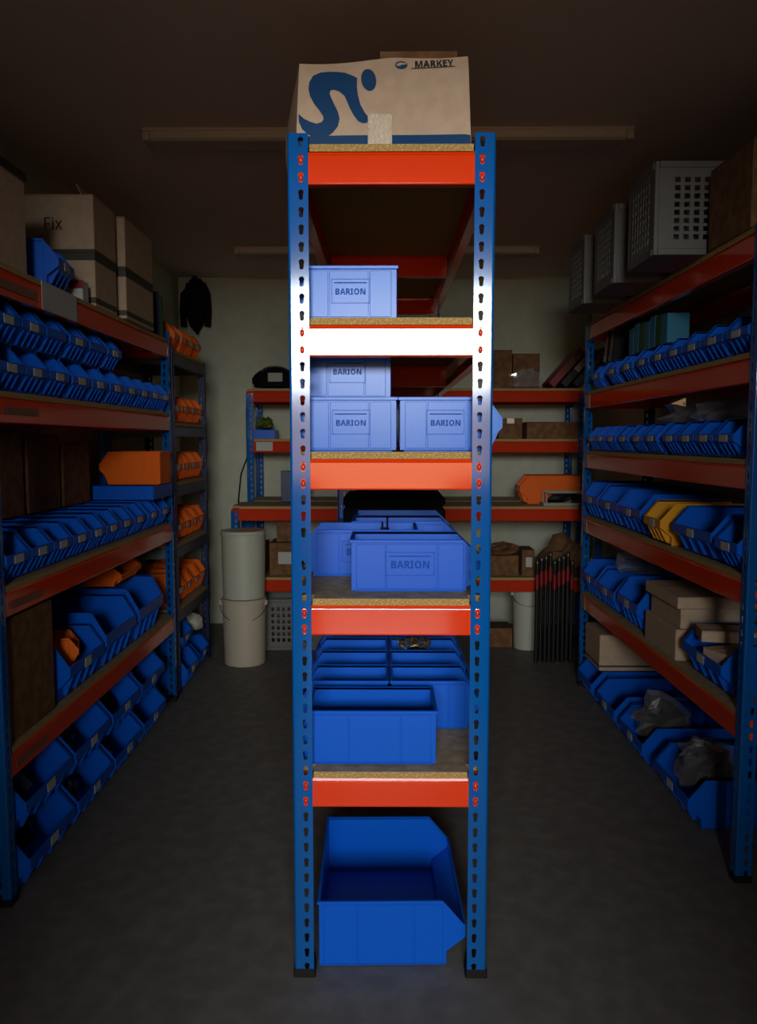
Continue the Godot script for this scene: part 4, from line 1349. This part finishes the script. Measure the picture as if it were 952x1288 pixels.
	pail("white pail with a lid, upper one of the two stacked pails", Vector3(-0.867, 0.412, -4.93), 0.128, 0.138, 0.415, M.bucket, false)
	pail("white pail with rim and handle, lower one of the two stacked pails", Vector3(-0.867, 0.0, -4.93), 0.125, 0.138, 0.41, M.bucket_warm, true)
	pail("white pail standing under the bench beside the black rods", Vector3(on_z(662, 806, -5.3).x, 0.0, -5.3), 0.085, 0.10, 0.40, M.bucket, true)
	st = new_st()
	box(st, Vector3(-0.09, 0, -0.1), Vector3(0.09, 0.13, 0.1), 0.003)
	single("wood_block", st, M.card, "small brown wooden block on the floor under the bench", "block", "", Vector3(on_z(625, 775, -5.4).x, 0.0, -5.4))
	for k in 9:
		var p := on_z(676 + 5.5 * k, 700, -4.94 - 0.03 * (k % 2))
		var rd := thing("black_rod", "%s black rod from the white pail, standing against the workbench" % ORD[k], "rod", Vector3(p.x, 0, p.z), 0.0, "black rods against the workbench")
		var hgt := 0.63 + 0.03 * ((k * 5) % 4) * 0.5
		st = new_st()
		tube(st, [Vector3.ZERO, Vector3(0, hgt, 0)], 0.0115, 10)
		part("shaft", st, M.black, rd)
		st = new_st()
		tube(st, [Vector3(0, hgt - 0.17, 0), Vector3(0, hgt - 0.08, 0)], 0.0122, 10)
		part("band", st, M.red, rd)
		st = new_st()
		lathe(st, [Vector2(0.0125, hgt - 0.012), Vector2(0.0125, hgt + 0.004), Vector2(0.008, hgt + 0.012), Vector2(0, hgt + 0.013)], Vector3.ZERO, 12)
		part("cap", st, M.steel, rd)

func pail(label: String, at: Vector3, r0: float, r1: float, h: float, m: Material, handle: bool) -> void:
	var p := thing("pail", label, "bucket", at)
	var st := new_st()
	lathe(st, [Vector2(0, 0), Vector2(r0 - 0.004, 0), Vector2(r0, 0.004), Vector2(r1 - 0.004, h - 0.03), Vector2(r1 - 0.004, h - 0.004), Vector2(r1 - 0.008, h - 0.004), Vector2(r0 - 0.003, 0.006), Vector2(0, 0.006)], Vector3.ZERO, 40)
	part("wall", st, m, p)
	st = new_st()
	lathe(st, [Vector2(r1 - 0.004, h - 0.03), Vector2(r1 + 0.002, h - 0.028), Vector2(r1 + 0.002, h - 0.022), Vector2(r1 - 0.002, h - 0.018), Vector2(r1 - 0.001, h - 0.004), Vector2(r1 - 0.003, h - 0.001), Vector2(0, h - 0.001)], Vector3.ZERO, 40)
	part("lid", st, m, p)
	if handle:
		st = new_st()
		var pts := []
		for k in 13:
			var a := PI * k / 12.0
			pts.append(Vector3(-cos(a) * (r1 + 0.006), h - 0.03 - sin(a) * r1 * 0.75, sin(a) * (r1 * 0.75) + 0.02))
		tube(st, pts, 0.0022, 6)
		part("handle", st, M.steel, p)
		for s in [-1.0, 1.0]:
			st = new_st()
			box(st, Vector3(s * r1 - 0.012, h - 0.045, -0.012), Vector3(s * r1 + 0.008, h - 0.015, 0.03), 0.003)
			part("handle_lug", st, m, p)
